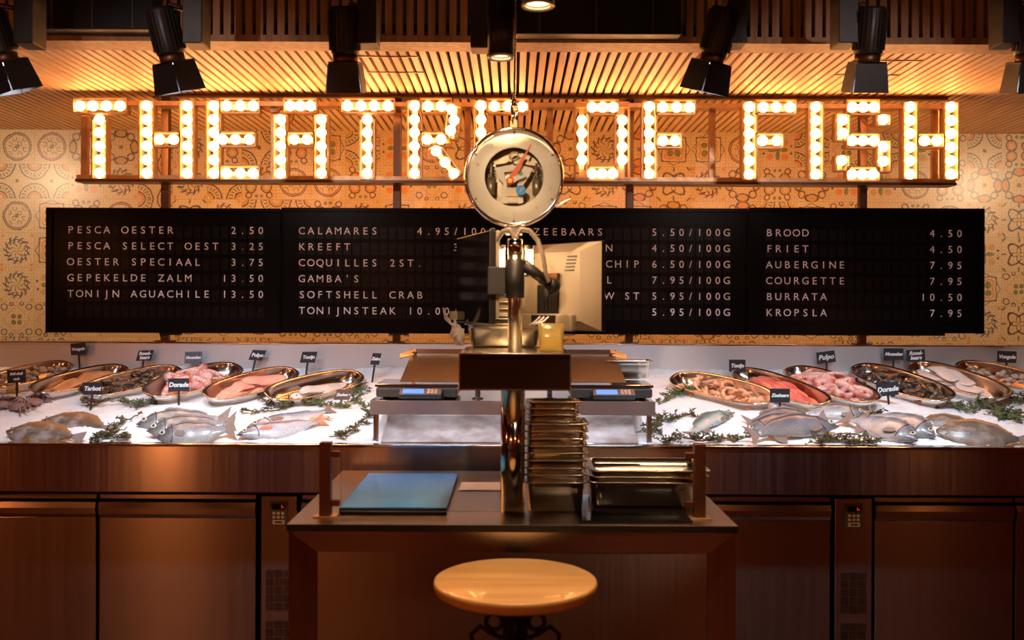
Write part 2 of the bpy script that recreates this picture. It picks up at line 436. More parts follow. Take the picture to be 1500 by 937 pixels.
# ------------------------------------------------------------------ marquee sign
SD = 4.90
sign = empty('marquee_sign', P(752, 268, SD))
SO = sign.location.copy()
def spx(px, py, d=SD): return P(px, py, d)
fr = MB()
zt = P(752, 150, SD).z; zb = P(752, 265, SD).z; xl = P(112, 200, SD).x; xr = P(1400, 200, SD).x
TH = .022
fr.box2((xl, SD, zt - TH), (xr, SD + .09, zt))
fr.box2((xl, SD, zb), (xr, SD + .09, zb + TH))
for px in (116, 397, 684, 806, 1047, 1378): 
    xx = P(px, 200, SD).x; fr.box2((xx - .016, SD + .055, zb + TH), (xx + .016, SD + .085, zt - TH))
o = fr.build('frame', BRASS, sign); shift(o, SO)
o = MB().box2((xl, SD - .015, zb - .014), (xr, SD + .095, zb - .0005)).build('bottom_rail', PIPE, sign); shift(o, SO)
mb = MB()
for px in (243, 582, 922, 1263): mb.box(P(px, 137, SD + .02) + Vector((0, 0, 0)), (.085, .05, .001))
zr = zt
o = MB().box2((P(225, 140, 4.9).x, 4.955, CEIL - .016), (P(1396, 140, 4.9).x, 4.985, CEIL - .0005)).build('ceiling_rail', PIPE, sign); shift(o, SO)
mb.bm.free()
r0, r1, r2, r3, r4, r5 = 155, 175, 194, 214, 234, 253.5
COLR = [r0, r1, r2, r3, r4, r5]
def colb(x, rows=COLR): return [(x, y) for y in rows]
LET = [
 ('T', [(117,155),(136,155),(156,155),(176,155)] + colb(146, COLR[1:]), [((108,155),(186,155)), ((146,175),(146,262))]),
 ('H', colb(215) + colb(274) + [(234,204),(254,204)], [((215,148),(215,262)), ((274,148),(274,262)), ((226,204),(264,204))]),
 ('E', colb(313) + [(332,155),(352,155),(371,155),(326,204),(345,204),(365,204),(332,253.5),(352,253.5),(371,253.5)],
   [((313,148),(313,262)), ((322,155),(380,155)), ((322,204),(374,204)), ((322,253.5),(380,253.5))]),
 ('A', [(425,155),(440,155),(455,155)] + colb(411, COLR[1:]) + colb(470.5, COLR[1:]) + [(431,204),(450,204)],
   [((411,168),(411,262)), ((470.5,168),(470.5,262)), ((416,155),(464,155)), ((420,204),(461,204))]),
 ('T', [(509,155),(529,155),(548,155),(568,155)] + colb(538, COLR[1:]), [((500,155),(578,155)), ((538,175),(538,262))]),
 ('R', colb(607) + [(627,155.5),(646.5,155.5),(661,160),(665,176),(660,191),(626,204),(646,204),(639,221),(652,237.5),(665,254)],
   [((607,148),(607,262)), ((616,155),(661,155)), ((666,155),(660,204)), ((616,204),(660,204)), ((634,213),(669,260))]),
 ('E', colb(704.5) + [(724,155.5),(744,155.5),(765,156),(718,204),(738,204),(724,254),(744,254),(764,254)],
   [((704.5,148),(704.5,262)), ((713,155.5),(774,155.5)), ((713,204),(747,204)), ((713,254),(774,254))]),
 ('O', [(867,157),(883,157),(898.5,157),(867,254),(882,254),(897.5,254)] + colb(852.5, [176,195,215,234]) + colb(911.5, [176,195,215,234]),
   [((860,157),(906,157)), ((860,254),(906,254)), ((852.5,150),(852.5,262)), ((911.5,150),(911.5,262))]),
 ('F', colb(951, [y + 1 for y in COLR]) + [(971,157),(991,157),(1010,157),(971,206),(989,206)],
   [((951,150),(951,262)), ((960,157),(1018,157)), ((960,206),(998,206))]),
 ('F', colb(1097.5, [y + 1.5 for y in COLR]) + [(1118,157),(1137,157),(1157,157),(1117,206),(1138,206)],
   [((1097.5,150),(1097.5,263)), ((1106,157),(1166,157)), ((1106,206),(1147,206))]),
 ('I', colb(1195, [y + 1.5 for y in COLR]), [((1195,150),(1195,263))]),
 ('S', [(1248.5,157),(1264.5,157),(1280,157),(1294,175),(1234,176),(1234.5,195),(1248,206),(1264,206),(1280,206),(1294,215),(1294,236),
        (1233,235),(1247.5,255),(1263,255),(1278.5,255)],
   [((1240,157),(1288,157)), ((1294,168),(1294,184)), ((1234,167),(1234,206)), ((1240,206),(1288,206)), ((1294,206),(1294,252)), ((1240,255),(1288,255)), ((1234,228),(1234,250))]),
 ('H', colb(1333, [y + 1.5 for y in COLR]) + colb(1393, [y + 1.5 for y in COLR]) + [(1354,206),(1372.5,206)],
   [((1333,150),(1333,263)), ((1393,150),(1393,263)), ((1344,206),(1383,206))]),
]
# one bulb mesh shared by all
mb = MB(); mb.ball((0, 0, 0), .0262, 16, 10)
b0 = mb.build('bulb', BULBM); bulb_me = b0.data; bpy.data.objects.remove(b0)
mb = MB(); mb.lathe([(.016, 0), (.018, .004), (.018, .016), (.014, .018)], M=Matrix.Rotation(R(90), 4, 'X'), n=12)
k0 = mb.build('bulb_socket', BRASS); sock_me = k0.data; bpy.data.objects.remove(k0)
for ch, bulbs, strokes in LET:
    mb = MB()
    for (a, b_) in strokes:
        A, B = spx(*a), spx(*b_); dv = (B - A); ln = dv.length; t = dv / ln
        n_ = Vector((-t.z, 0, t.x)); hw = .036
        ang = math.atan2(t.z, t.x); M = Matrix.Rotation(-ang, 3, 'Y')
        c = (A + B) / 2
        mb.box(c + Vector((0, .042, 0)), (ln, .006, .026), M)
        for s in (-1, 1): mb.box(c + n_ * hw * s + Vector((0, .018, 0)), (ln, .052, .008), M)
        for e in (A, B): mb.box(e + Vector((0, .018, 0)), (.006, .052, hw * 2), M)
    L = mb.build('letter', BRASS, sign); shift(L, SO)
    L['label'] = 'metal channel letter %s with round bulbs' % ch
    for (px, py) in bulbs:
        pos = spx(px, py) - SO
        bo = bpy.data.objects.new('bulb', bulb_me); COL.objects.link(bo); bo.parent = L
        bo.location = pos - L.location
        so = bpy.data.objects.new('bulb_socket', sock_me); COL.objects.link(so); so.parent = L
        so.location = pos - L.location + Vector((0, .040, 0))
# wiring loops
mb = MB()
for (a, b_) in (((380,155),(416,158)), ((577,160),(600,158)), ((423,178),(432,162)), ((1258,168),(1280,181)), ((700,200),(697,178)), ((1322,235),(1318,250)), ((1376,180),(1377,163))):
    A, B = spx(*a, SD + .045), spx(*b_, SD + .045); mid = (A + B) / 2 + Vector((0, 0, -.03))
    mb.tube([A.lerp(mid, 0), (A + mid) / 2 + Vector((0, 0, -.008)), mid, (B + mid) / 2 + Vector((0, 0, -.008)), B], .0035, 6)
o = mb.build('wiring', ORANGE, sign); shift(o, SO)
tag(sign, 'large lit bulb sign on a metal frame hung above the menu boards', 'sign')

# posts holding boards and sign
for i, (px, lab) in enumerate(((243, 'brown steel post behind the leftmost menu board'), (582, 'brown steel post behind the second menu board from the left'),
              (922, 'brown steel post behind the third menu board from the left'), (1263, 'brown steel post behind the rightmost menu board'))):
    p = P(px, 300, 5.06); base = (p.x, 5.06, 1.362)
    root = empty('support_post', base)
    MB().box2((-.02, -.02, .006), (.02, .02, CEIL - 1.362 - .002), bev=.003).build('tube', PIPE, root)
    MB().box2((-.045, -.035, 0), (.045, .035, .006)).build('foot_plate', PIPE, root)
    MB().box2((-.055, -.045, CEIL - 1.362 - .008), (.055, .045, CEIL - 1.362 - .001)).build('top_plate', PIPE, root)
    tag(root, lab, 'post', 'posts carrying the boards')

# ------------------------------------------------------------------ menu boards
BD = 4.93
ROWS = {
 0: ["PESCA OESTER      2.50", "PESCA SELECT OEST 3.25", "OESTER SPECIAAL   3.75", "GEPEKELDE ZALM   13.50", "TONIJN AGUACHILE 13.50", ""],
 1: ["CALAMARES    4.95/100G", "KREEFT           3", "COQUILLES 2ST.", "GAMBA'S", "SOFTSHELL CRAB", "TONIJNSTEAK 10.00/100G"],
 2: ["ZEEBAARS     5.50/100G", "       N     4.50/100G", "        CHIP 6.50/100G", "       L     7.95/100G", "       W ST  5.95/100G", "             5.95/100G"],
 3: ["BROOD             4.50", "FRIET             4.50", "AUBERGINE         7.95", "COURGETTE         7.95", "BURRATA          10.50", "KROPSLA           7.95"]}
ROWS[2] = ["ZEEBAARS     5.50/100G", "        N    4.50/100G", "        CHIP 6.50/100G", "        L    7.95/100G", "        W ST 5.95/100G", "             5.95/100G"]
XR = [(68.5, 410.5, 103.8), (412.5, 751.5, 442.4), (753, 1094, 786.0), (1096, 1440.5, 1126.5)]
PIT = 13.26 * BD / F
blab = ['leftmost black split-flap menu board listing oysters and salmon', 'second black split-flap menu board from the left starting with CALAMARES',
        'third black split-flap menu board from the left behind the grey monitor', 'rightmost black split-flap menu board starting with BROOD']
for bi, (x0, x1, xc) in enumerate(XR):
    ROLLC = 0
    za = P((x0 + x1) / 2, 303 + 1.9, BD).z; zb_ = P((x0 + x1) / 2, 487.5, BD).z
    xa, xb = P(x0, 395, BD).x, P(x1, 395, BD).x
    root = empty('menu_board', ((xa + xb) / 2, 5.0, zb_)); O = root.location.copy()
    o = MB().box2((xa, BD, zb_), (xb, 5.035, za), bev=.003).build('case', CASE, root); shift(o, O)
    mb = MB(); f = .018; d0 = BD - .012
    for a, b_ in (((xa, d0, za - f), (xb, BD, za)), ((xa, d0, zb_), (xb, BD, zb_ + f)), ((xa, d0, zb_ + f), (xa + (.03 if bi == 0 else .004), BD, za - f)), ((xb - (.03 if bi == 3 else .004), d0, zb_ + f), (xb, BD, za - f))):
        mb.box2(a, b_)
    o = mb.build('rim', CASE, root); shift(o, O)
    for ri, txt in enumerate(ROWS[bi]):
        py = 336.6 + 23.35 * ri
        c0 = P(xc, py + (xc - 104) * ROLL * .98 + .4, BD)
        mb = MB(); tm = MB()
        for k in range(22):
            cx = c0.x + k * PIT
            for s in (0, 1):
                zc = c0.z - .008 + (.0155 if s == 0 else -.0155)
                mb.box((cx, BD - .0015, zc), (.036, .003, .029))
            if k < len(txt) and txt[k] != ' ':
                add_text(tm, txt[k], .053, Matrix.Translation((cx, BD - .0036, c0.z)) @ FRONT)
        fo = mb.build('flap_row', FLAP, root); shift(fo, O)
        if len(tm.bm.verts): 
            to = tm.build('lettering', INK, fo)
        else: tm.bm.free()
    mb = MB()
    pxs = (243, 582, 922, 1263)[bi]; xx = P(pxs, 490, BD).x
    mb.box2((xx - .05, 4.975, zb_ - .012), (xx + .05, 5.035, zb_ - .0002))
    for s in (-1, 1):
        for q in range(3): mb.cyl((xx + s * (.03 + q * .01), 4.99, zb_ - .02), (xx + s * (.03 + q * .01), 4.99, zb_ - .01), .003, 6)
    o = mb.build('bracket', BLACK, root); shift(o, O)
    tag(root, blab[bi], 'menu board', 'split-flap menu boards')

# added light strips, hidden behind the boards to brighten the tiles
LEDM = emis('added_warm_strip', (1.0, .50, .20), 3)
for (z_, up, e_, lab) in ((1.985, 1, FILL_LED_W, 'added warm light strip hidden behind the top edge of the menu boards'), (1.42, -1, FILL_LED_W * .25, 'added warm light strip hidden behind the bottom edge of the menu boards')):
    root = empty('added_wall_strip', (0, 5.12, z_))
    MB().box2((-2.3, -.03, -.012), (2.3, .02, .012), bev=.002).build('channel', BLACK, root)
    MB().box2((-2.29, .0205, -.008), (2.29, .024, .008)).build('diffuser', LEDM, root)
    for q in range(5):
        l = bpy.data.lights.new('strip_light', 'AREA'); l.shape = 'RECTANGLE'; l.size = .9; l.size_y = .02; l.energy = e_ / 5; l.color = (1, .44, .13)
        o = bpy.data.objects.new('strip_light', l); COL.objects.link(o); o.parent = root
        o.location = (-1.84 + .92 * q, .028, 0); o.rotation_euler = (R(90 + 20 * up), 0, 0)
    tag(root, lab, 'strip lamp')

# ------------------------------------------------------------------ display counter
CT = .985      # counter lip height
def ice_z(y): return .975 + .215 * (y - 3.92)
cnt = empty('ice_display_counter', (0, 4.4, 0)); CO = cnt.location.copy()
o = MB().box2((-3.2, 3.89, .791), (3.2, 3.93, .983), bev=.003).build('fascia', FASC, cnt); shift(o, CO)
o = MB().box2((-3.2, 3.886, .978), (3.2, 3.945, .989), bev=.002).build('front_lip', POLISH, cnt); shift(o, CO)
o = MB().box2((-3.2, 3.93, .80), (3.2, 5.0, .93)).build('basin', STEEL, cnt); shift(o, CO)
o = MB().box2((-3.2, 5.0, .93), (3.2, 5.02, 1.3535)).build('backsplash', STEELH, cnt); shift(o, CO)
o = MB().box2((-3.2, 4.996, 1.3535), (3.2, 5.16, 1.3615), bev=.002).build('back_ledge', POLISH, cnt); shift(o, CO)
o = MB().box2((-3.2, 5.14, .0), (3.2, 5.16, 1.353)).build('back_panel', STEEL, cnt); shift(o, CO)
tag(cnt, 'long stainless steel counter holding the bed of ice', 'counter')

# ice surface, mounded under the pans
from mathutils import noise as mnoise
def ice_surf(x, y):
    z = ice_z(y) + .018 * mnoise.noise(Vector((x * 2.2, y * 3, 0))) + .010 * mnoise.noise(Vector((x * 9, y * 9, 3)))
    if y > 4.85: z += .02 * (y - 4.85) / .15
    if y < 4.0: z = min(z, .99 + (y - 3.93) * .4)
    return max(z, .94)
mb = MB(); NX, NY = 420, 70; gr = []
for j in range(NY + 1):
    y = 3.932 + (4.998 - 3.932) * j / NY
    gr.append(mb.verts([(-3.15 + 6.3 * i / NX, y, ice_surf(-3.15 + 6.3 * i / NX, y) + random.uniform(-.003, .003) * (.3 if j == 0 else 1)) for i in range(NX + 1)]))
for j in range(NY):
    for i in range(NX): mb.face([gr[j][i], gr[j][i+1], gr[j+1][i+1], gr[j+1][i]], True)
# skirt so that the ice bed has depth
bot = mb.verts([(-3.15, 3.932, .931), (3.15, 3.932, .931)]) 
mb.face([bot[0], bot[1]] + gr[0][::-1])
ice = mb.build('crushed_ice', ICE)
tag(ice, 'white bed of crushed ice filling the counter', 'ice', kind='stuff')

# ------------------------------------------------------------------ refrigerated cupboards below
def fridge(x0, x1, label, doors, panel):
    root = empty('refrigerated_cupboard', ((x0 + x1) / 2, 4.3, 0)); O = root.location.copy()
    o = MB().box2((x0, 3.985, .10), (x1, 4.95, .789)).build('body', CASE, root); shift(o, O)
    o = MB().box2((x0 + .02, 4.03, 0), (x1 - .02, 4.9, .0995)).build('plinth', BLACK, root); shift(o, O)
    for a, b_ in doors:
        # a leaf with a hooked pull strip along its top
        mb = MB(); mb.box2((a, 3.955, .11), (b_, 3.984, .675), bev=.003)
        d = mb.build('door', DOORS, root); shift(d, O)
        prof = [(3.984, .676), (3.955, .676), (3.945, .690), (3.942, .715), (3.950, .738), (3.9655, .744), (3.975, .738), (3.984, .738)]
        hb = MB(); A = hb.verts([(a, y, z) for y, z in prof]); B = hb.verts([(b_, y, z) for y, z in prof]); n = len(prof)
        for i in range(n): hb.face([A[i], A[(i+1) % n], B[(i+1) % n], B[i]])
        hb.face(A); hb.face(B[::-1])
        hb.box2((a, 3.96, .75), (b_, 3.984, .77), bev=.002)
        h = hb.build('handle', DOORS, d)
    if panel:
        a, b_ = panel; m_ = (a + b_) / 2
        o = MB().box2((a, 3.953, .11), (b_, 3.984, .765), bev=.003).build('machine_panel', DOORS, root); shift(o, O)
        k = MB().box2((m_ - .037, 3.948, .645), (m_ + .037, 3.9528, .745), bev=.001).build('control_box', DKGREY, root); shift(k, O)
        q = MB().box2((m_ - .027, 3.9455, .712), (m_ + .027, 3.9478, .735)).build('display_window', GLOSSB, k)
        q = MB(); q.box2((m_ + .012, 3.9440, .717), (m_ + .015, 3.9454, .730)); q.box2((m_ + .018, 3.9440, .719), (m_ + .023, 3.9454, .722)); q.build('red_digits', REDLED, k)
        q = MB()
        for i in range(3):
            for j in range(2): q.box2((m_ - .025 + i * .018, 3.9445, .690 - j * .016), (m_ - .013 + i * .018, 3.9478, .701 - j * .016), bev=.001)
        q.build('keypad', KEYW, k)
        q = MB(); q.box2((m_ - .025, 3.9465, .650), (m_ + .025, 3.9478, .668)); q.build('rating_label', KEYW, k)
        q = MB(); q.box2((m_ - .015, 3.9460, .655), (m_ + .015, 3.9464, .663)); q.build('label_print', DKGREY, k)
        for z0 in (.445, .235):
            g = MB()
            for r_ in range(5):
                for c_ in range(3):
                    cx, cz = m_ - .036 + c_ * .036, z0 - r_ * .034
                    for s in range(5):
                        if (r_ + c_) % 2 == 0: g.box2((cx - .015 + s * .007, 3.9515, cz - .0145), (cx - .0115 + s * .007, 3.9529, cz + .0145))
                        else: g.box2((cx - .016, 3.9515, cz - .0145 + s * .0065), (cx + .016, 3.9529, cz - .011 + s * .0065))
            g = g.build('vent_grille', BLACK, root); shift(g, O)
    tag(root, label, 'cupboard', 'refrigerated cupboards under the ice counter')
fridge(-2.395, -.885, 'steel refrigerated cupboard left of the island under the ice counter', [(-2.39, -1.722), (-1.710, -1.062)], (-1.040, -.892))
fridge(-.878, .655, 'steel refrigerated cupboard behind the central island', [(-.872, -.12), (-.108, .648)], None)
fridge(.660, 2.75, 'steel refrigerated cupboard right of the island under the ice counter', [(.668, 1.316), (1.500, 2.072), (2.082, 2.74)], (1.334, 1.488))

# ------------------------------------------------------------------ island
isl = empty('island_counter', (0, 3.3, 0)); IO = isl.location.copy()
TW = .675
o = MB().box2((-TW, 2.858, .880), (TW, 3.80, .8995), bev=.002).build('worktop', TOPS, isl); shift(o, IO)
o = MB().box2((-TW, 2.853, .879), (TW, 2.8575, .8990)).build('black_edging', BLACK, isl); shift(o, IO)
o = MB().box2((-TW + .04, 2.93, .0), (TW - .04, 3.78, .8795)).build('carcass', DOORS, isl); shift(o, IO)
mb = MB(); ow, iw = TW - .005, .589; zo, zi = .878, .811; yo, yi = 2.862, 2.882
for s in (-1, 1):
    A = mb.verts([(s*ow, yo, 0), (s*ow, yo, zo), (s*iw, yi, zi), (s*iw, yi, 0)]); mb.face(A)
    B = mb.verts([(s*ow, yo, 0), (s*ow, yo, zo), (s*ow, 3.79, zo), (s*ow, 3.79, 0)]); mb.face(B)
A = mb.verts([(-ow, yo, zo), (ow, yo, zo), (iw, yi, zi), (-iw, yi, zi)]); mb.face(A)
o = mb.build('bevelled_surround', FASC, isl); shift(o, IO)
o = MB().box2((-iw, 2.886, 0), (iw, 2.9295, zi), bev=.001).build('front_panel', DOORS, isl); shift(o, IO)
tag(isl, 'stainless steel island counter behind the wooden stool', 'counter')

# screen posts and glass
def screen_post(x, label):
    root = empty('glass_clamp_post', (x, 2.955, .8997)); g = 1 if x < 0 else -1
    MB().box2((-.036, -.022, .0), (.036, .022, .006), bev=.001).build('base_plate', BRASS, root)
    MB().box2((-.0175, -.0175, .006), (.0175, .0175, .232), bev=.002).build('upright', BRONZE, root)
    for z in (.045, .195): MB().box2((g * .0178, -.011, z - .009), (g * .044, .011, z + .009), bev=.001).build('clamp', BRONZE, root)
    tag(root, label, 'post', 'posts of the low glass screen')
screen_post(-.5775, 'bronze clamp post at the left end of the low glass screen')
screen_post(.577, 'bronze clamp post at the right end of the low glass screen')
o = MB().box2((-.532, 2.9515, .918), (.532, 2.9585, 1.127), bev=.001).build('glass_screen', PANE)
tag(o, 'low clear glass screen along the island front between two posts', 'glass screen')

# column and its box
root = empty('shelf_column', (0, 3.045, .8997)); O = root.location.copy()
MB().cyl((0, 0, .0), (0, 0, .401), .039, 40).build('column', POLISH, root)
bx0, bx1, bz0, bz1 = -.162, .173, 1.302, 1.413; yb = 3.385
mb = MB()
mb.box2((bx0, 2.85, bz1 - .004), (bx1, yb, bz1), bev=.001); mb.box2((bx0, 2.85, bz0), (bx1, yb, bz0 + .004))
mb.box2((bx0, 2.85, bz0 + .004), (bx0 + .004, yb, bz1 - .004)); mb.box2((bx1 - .004, 2.85, bz0 + .004), (bx1, yb, bz1 - .004))
mb.box2((bx0, yb - .004, bz0), (bx1, yb, bz1))
o = mb.build('box_shelf', PANS, root); shift(o, O)
o = MB().box2((bx0 + .004, 2.854, bz0 + .004), (bx1 - .004, 2.858, bz1 - .004)).build('front_panel', DARKREFL, root); shift(o, O)
tag(root, 'steel box shelf on a thick round column rising from the island', 'shelf')

# monitor pole on the box
root = empty('monitor_pole', (.005, 2.955, 1.4132)); O = root.location.copy()
MB().cyl((0, 0, 0), (0, 0, .345), .0225, 32).build('pole', PANS, root)
o = MB().lathe([(.022, .300), (.0235, .300), (.0235, .345), (.018, .349)], n=24).build('pole_cap', CHROME, root)
mb = MB(); mb.lathe([(.024, .165), (.029, .167), (.029, .283), (.024, .285)], n=28)
mb.build('collar', BLACK, root)
mb = MB(); mb.box2((-.085, -.012, .175), (-.029, .012, .262), bev=.003); mb.build('left_arm', BLACK, root)
mb = MB(); mb.tube([(.024, 0, .27), (.075, .02, .235), (.118, .05, .205)], [.019, .017, .018], 10); mb.ball((.118, .05, .205), .026)
mb.tube([(.105, .05, .205), (.10, .04, .17), (.10, .05, .13)], .009, 8); mb.build('right_arm', BLACK, root)
for s in (-1, 1):
    mb = MB(); pts = [(0, .01, .352)]
    pts += ([(-.018, .012, .378), (-.04, .018, .372), (-.062, .03, .340), (-.070, .04, .29), (-.068, .05, .25)] if s < 0 else
            [(.018, .012, .380), (.045, .012, .375), (.070, .01, .345), (.085, .0, .30), (.095, -.004, .24), (.105, .0, .215)])
    # smooth
    P2 = []
    for i in range(len(pts) - 1):
        for q in range(5): P2.append(Vector(pts[i]).lerp(Vector(pts[i+1]), q / 5))
    P2.append(Vector(pts[-1]))
    rr = [.0078 if i % 2 else .0066 for i in range(len(P2))]
    mb.tube(P2, rr, 10); mb.build('cable_conduit', CABLE, root)
for s in (-1, 1):      # lamp tubes behind the pole
    mb = MB(); mb.cyl((s * .045, .10, .255), (s * .045, .10, .320), .012, 14); t_ = mb.build('lamp_tube', TUBEM, root)
    mb = MB(); mb.cyl((s * .045, .10, .235), (s * .045, .10, .2545), .014, 14); mb.cyl((s * .045, .10, .3205), (s * .045, .10, .335), .014, 14)
    mb.tube([(s * .045, .10, .238), (s * .02, .05, .238), (0, .02, .238)], .005, 8); mb.build('lamp_holder', CHROME, root)
lamp('lamp_light', 'POINT', (0.0, .13, .29), STRIP_W, (1, .62, .32), root, size=.03)
tag(root, 'steel pole with black clamp, cables and small lamp tubes standing on the box shelf', 'pole')

def monitor(near, far, z0, z1, label, back, name):
    """panel from near edge to far edge; its screen side is on the left of near->far when back is False"""
    n, f = Vector((near[0], near[1], 0)), Vector((far[0], far[1], 0)); ax = (f - n); W = ax.length; ax /= W
    H = z1 - z0; nor = Vector((-ax.y, ax.x, 0))    # left of near->far
    # screen side normal
    M = Matrix.Identity(4); out = nor if not back else Vector((ax.y, -ax.x, 0))
    M.col[0][:3] = ax; M.col[1][:3] = (-out); M.col[2][:3] = (0, 0, 1)
    M.translation = (n + f) / 2 + Vector((0, 0, z0))
    root = empty(name, M=M)
    return root, W, H
# left monitor: screen turned to the left board (local -y = screen side)
root, W, H = monitor((-.075, 2.97), (-.200, 3.345), 1.497, 1.790, '', False, 'display_monitor')
MB().box2((-W/2, 0, 0), (W/2, .022, H), bev=.003).build('housing', BLACK, root)
MB().box2((-W/2 + .004, -.002, .004), (W/2 - .004, -.0002, H - .004)).build('screen', GLOSSB, root)
MB().box2((-W/2, .0222, .02), (W/2 - .02, .034, H), bev=.003).build('back_cover', GREYPAINT, root)
MB().box2((-.05, .035, .09), (.05, .055, .19), bev=.004).build('mount_plate', BLACK, root)
MB().box2((W/2 - .03, -.026, .008), (W/2 - .003, -.0022, .038), bev=.002).build('card_reader', GREYPAINT, root)
tag(root, 'black glossy touch monitor seen edge-on left of the pole', 'monitor')
# right monitor, grey back towards us
root, W, H = monitor((.292, 3.03), (.030, 3.33), 1.475, 1.762, '', True, 'display_monitor')
MB().box2((-W/2, 0, 0), (W/2, .018, H), bev=.003).build('screen_housing', BLACK, root)
mb = MB(); 
def frustum(mb, x0, x1, z0, z1, y0, ins, y1, inz=None):
    inz = ins if inz is None else inz
    A = [(x0, y0, z0), (x1, y0, z0), (x1, y0, z1), (x0, y0, z1)]
    B = [(x0 + ins, y1, z0 + inz), (x1 - ins, y1, z0 + inz), (x1 - ins, y1, z1 - inz), (x0 + ins, y1, z1 - inz)]
    mb.rings([A, B], (True, True), False)
frustum(mb, -W/2, W/2, .002, H - .002, .0185, .055, .060, .030)
bk = mb.build('back_cover', GREYPAINT, root)
mb = MB()
for sx in (-.11, .09):
    for q in range(5):
        zz = H - .048 - q * .011; mb.box((sx + q * .003, .0600, zz), (.042, .0040, .004))
mb.build('vent_slots', BLACK, bk)
MB().box2((-.05, .0605, .045), (.05, .068, .15), bev=.004).build('mount_plate', BLACK, root)
MB().box2((-.055, .0605, .153), (.035, .075, .187), bev=.003).build('mount_bracket', BRONZE, root)
MB().box2((-.13, .0605, .0), (.13, .085, .055), bev=.006).build('socket_cover', GREYPAINT, root)
MB().box2((-.06, .0855, .015), (.055, .0875, .05), bev=.001).build('socket_bay', BLACK, root)
mb = MB()
for q in range(3): mb.tube([(-.03 + q * .02, .088, .045), (-.02 + q * .02, .10, .03), (.01 + q * .01, .105, .022), (.03 + q * .01, .098, .018)], .003, 6)
mb.build('cable', WHITE, root)
tag(root, 'grey plastic back of a monitor turned away right of the pole', 'monitor')

# ------------------------------------------------------------------ steel pans
def rrect(w, d, r, z, n=5):
    pts = []
    for (sx, sy, a0) in ((1, 1, 0), (-1, 1, 90), (-1, -1, 180), (1, -1, 270)):
        for k in range(n + 1):
            a = R(a0 + 90 * k / n); pts.append(Vector((sx * (w/2 - r) + r * math.cos(a), sy * (d/2 - r) + r * math.sin(a), z)))
    return pts
def pan_mesh(w, d, h, m=PANS, rim=.012, t=.0016, taper=.012):
    mb = MB(); iw, id_ = w - 2 * rim, d - 2 * rim; r = .022
    bw, bd = iw - taper, id_ - taper
    mb.rings([rrect(bw - .03, bd - .03, r * .7, 0), rrect(bw, bd, r, .008), rrect(iw - .004, id_ - .004, r, h - .028), rrect(iw, id_, r, h - .024), rrect(iw, id_, r, h - t),
              rrect(w, d, r + .004, h - t - .003), rrect(w, d, r + .004, h - .001), rrect(w - .004, d - .004, r + .003, h), rrect(iw - 2*t, id_ - 2*t, r, h), rrect(iw - 2*t, id_ - 2*t, r, h - .026), rrect(iw - .004 - 2*t, id_ - .004 - 2*t, r, h - .030),
              rrect(bw - 2*t, bd - 2*t, r, .010), rrect(bw - .03 - 2*t, bd - .03, r * .7, t)])
    return mb
def pan_proto(name, w, d, h, label, cat='pan', group=None):
    o = pan_mesh(w, d, h).build(name, PANS); tag(o, label, cat, group); return o
def place(o, loc, rz=0): o.location = loc; o.rotation_euler = (0, 0, rz)
# island tall stack
nA, nB = 9, 4
grp = 'small deep steel pans nested in the tall stack'
p0 = None
for k in range(nA):
    if p0 is None: o = p0 = pan_proto('gastronorm_pan', .205, .185, .10, '', group=grp)
    else: o = p0.copy(); COL.objects.link(o)
    place(o, (.135 + random.uniform(-.001, .001) + .0006 * k, 3.102 + random.uniform(-.003, .003), .9002 + k * .0230), random.uniform(-.02, .02))
    o['group'] = grp
    o['label'] = ('deep steel pan at the bottom of the tall stack right of the column' if k == 0 else
                  'uppermost wide steel pan in the tall stack, its inside showing' if k == nA - 1 else
                  'steel pan nested in the tall stack on the island, %s from its bottom' % ('first second third fourth fifth sixth seventh eighth'.split()[k]))
p0 = None
for k in range(nB):
    if p0 is None: o = p0 = pan_proto('gastronorm_pan', .178, .125, .065, '')
    else: o = p0.copy(); COL.objects.link(o)
    place(o, (.128 + (k % 2) * .002, 3.118, .9002 + (nA - 1) * .0230 + .0385 + k * .0205), 0)
    o['group'] = 'narrow steel pans on top of the tall stack'
    o['label'] = ['lowest narrow steel pan above the wide pans of the tall stack', 'second narrow steel pan from below atop the tall stack',
                  'third narrow steel pan from below atop the tall stack', 'topmost narrow steel pan of the tall stack'][k]
# wide pans right
tray = MB(); tray.box2((.20, 2.885, .9000), (.545, 3.29, .908), bev=.003); tray = tray.build('black_tray', GLOSSB)
tag(tray, 'flat glossy black tray under the wide pans on the island', 'tray')
for k in range(3):
    if k == 0: o = p0 = pan_proto('wide_gastronorm_pan', .385, .27, .085, '')
    else: o = p0.copy(); COL.objects.link(o)
    place(o, (.432 + .006 * k, 3.185, .9084 + k * .0185), R((-1.2, .6, -.4)[k]))
    o['group'] = 'wide steel pans at the right of the island'
    o['label'] = ['lowest wide steel pan on the black tray', 'middle wide steel pan of the three on the black tray', 'topmost wide steel pan of the three, open and empty'][k]
# pans on the box shelf
for k in range(2):
    if k == 0: o = p0 = pan_proto('white_steel_pan', .27, .155, .082, '')
    else: o = p0.copy(); COL.objects.link(o)
    place(o, (-.030, 3.30, 1.4134 + k * .018), R(-1.5 * k)); o['group'] = 'pans behind the monitor pole'
    o['label'] = ['lower wide steel pan on the box shelf behind the pole', 'upper wide steel pan on the box shelf behind the pole'][k]
for k in range(6):
    if k == 0: o = p0 = pan_proto('small_gastronorm_pan', .168, .13, .05, '')
    else: o = p0.copy(); COL.objects.link(o)
    place(o, (-.005, 3.305, 1.4480 + k * .0245), R(random.uniform(-2, 2))); o['group'] = 'small pans stacked behind the monitor pole'
    o['label'] = 'small steel pan, %s of the stack behind the monitor pole' % ['lowest', 'second from below', 'third from below', 'third from the top', 'second from the top', 'topmost'][k]
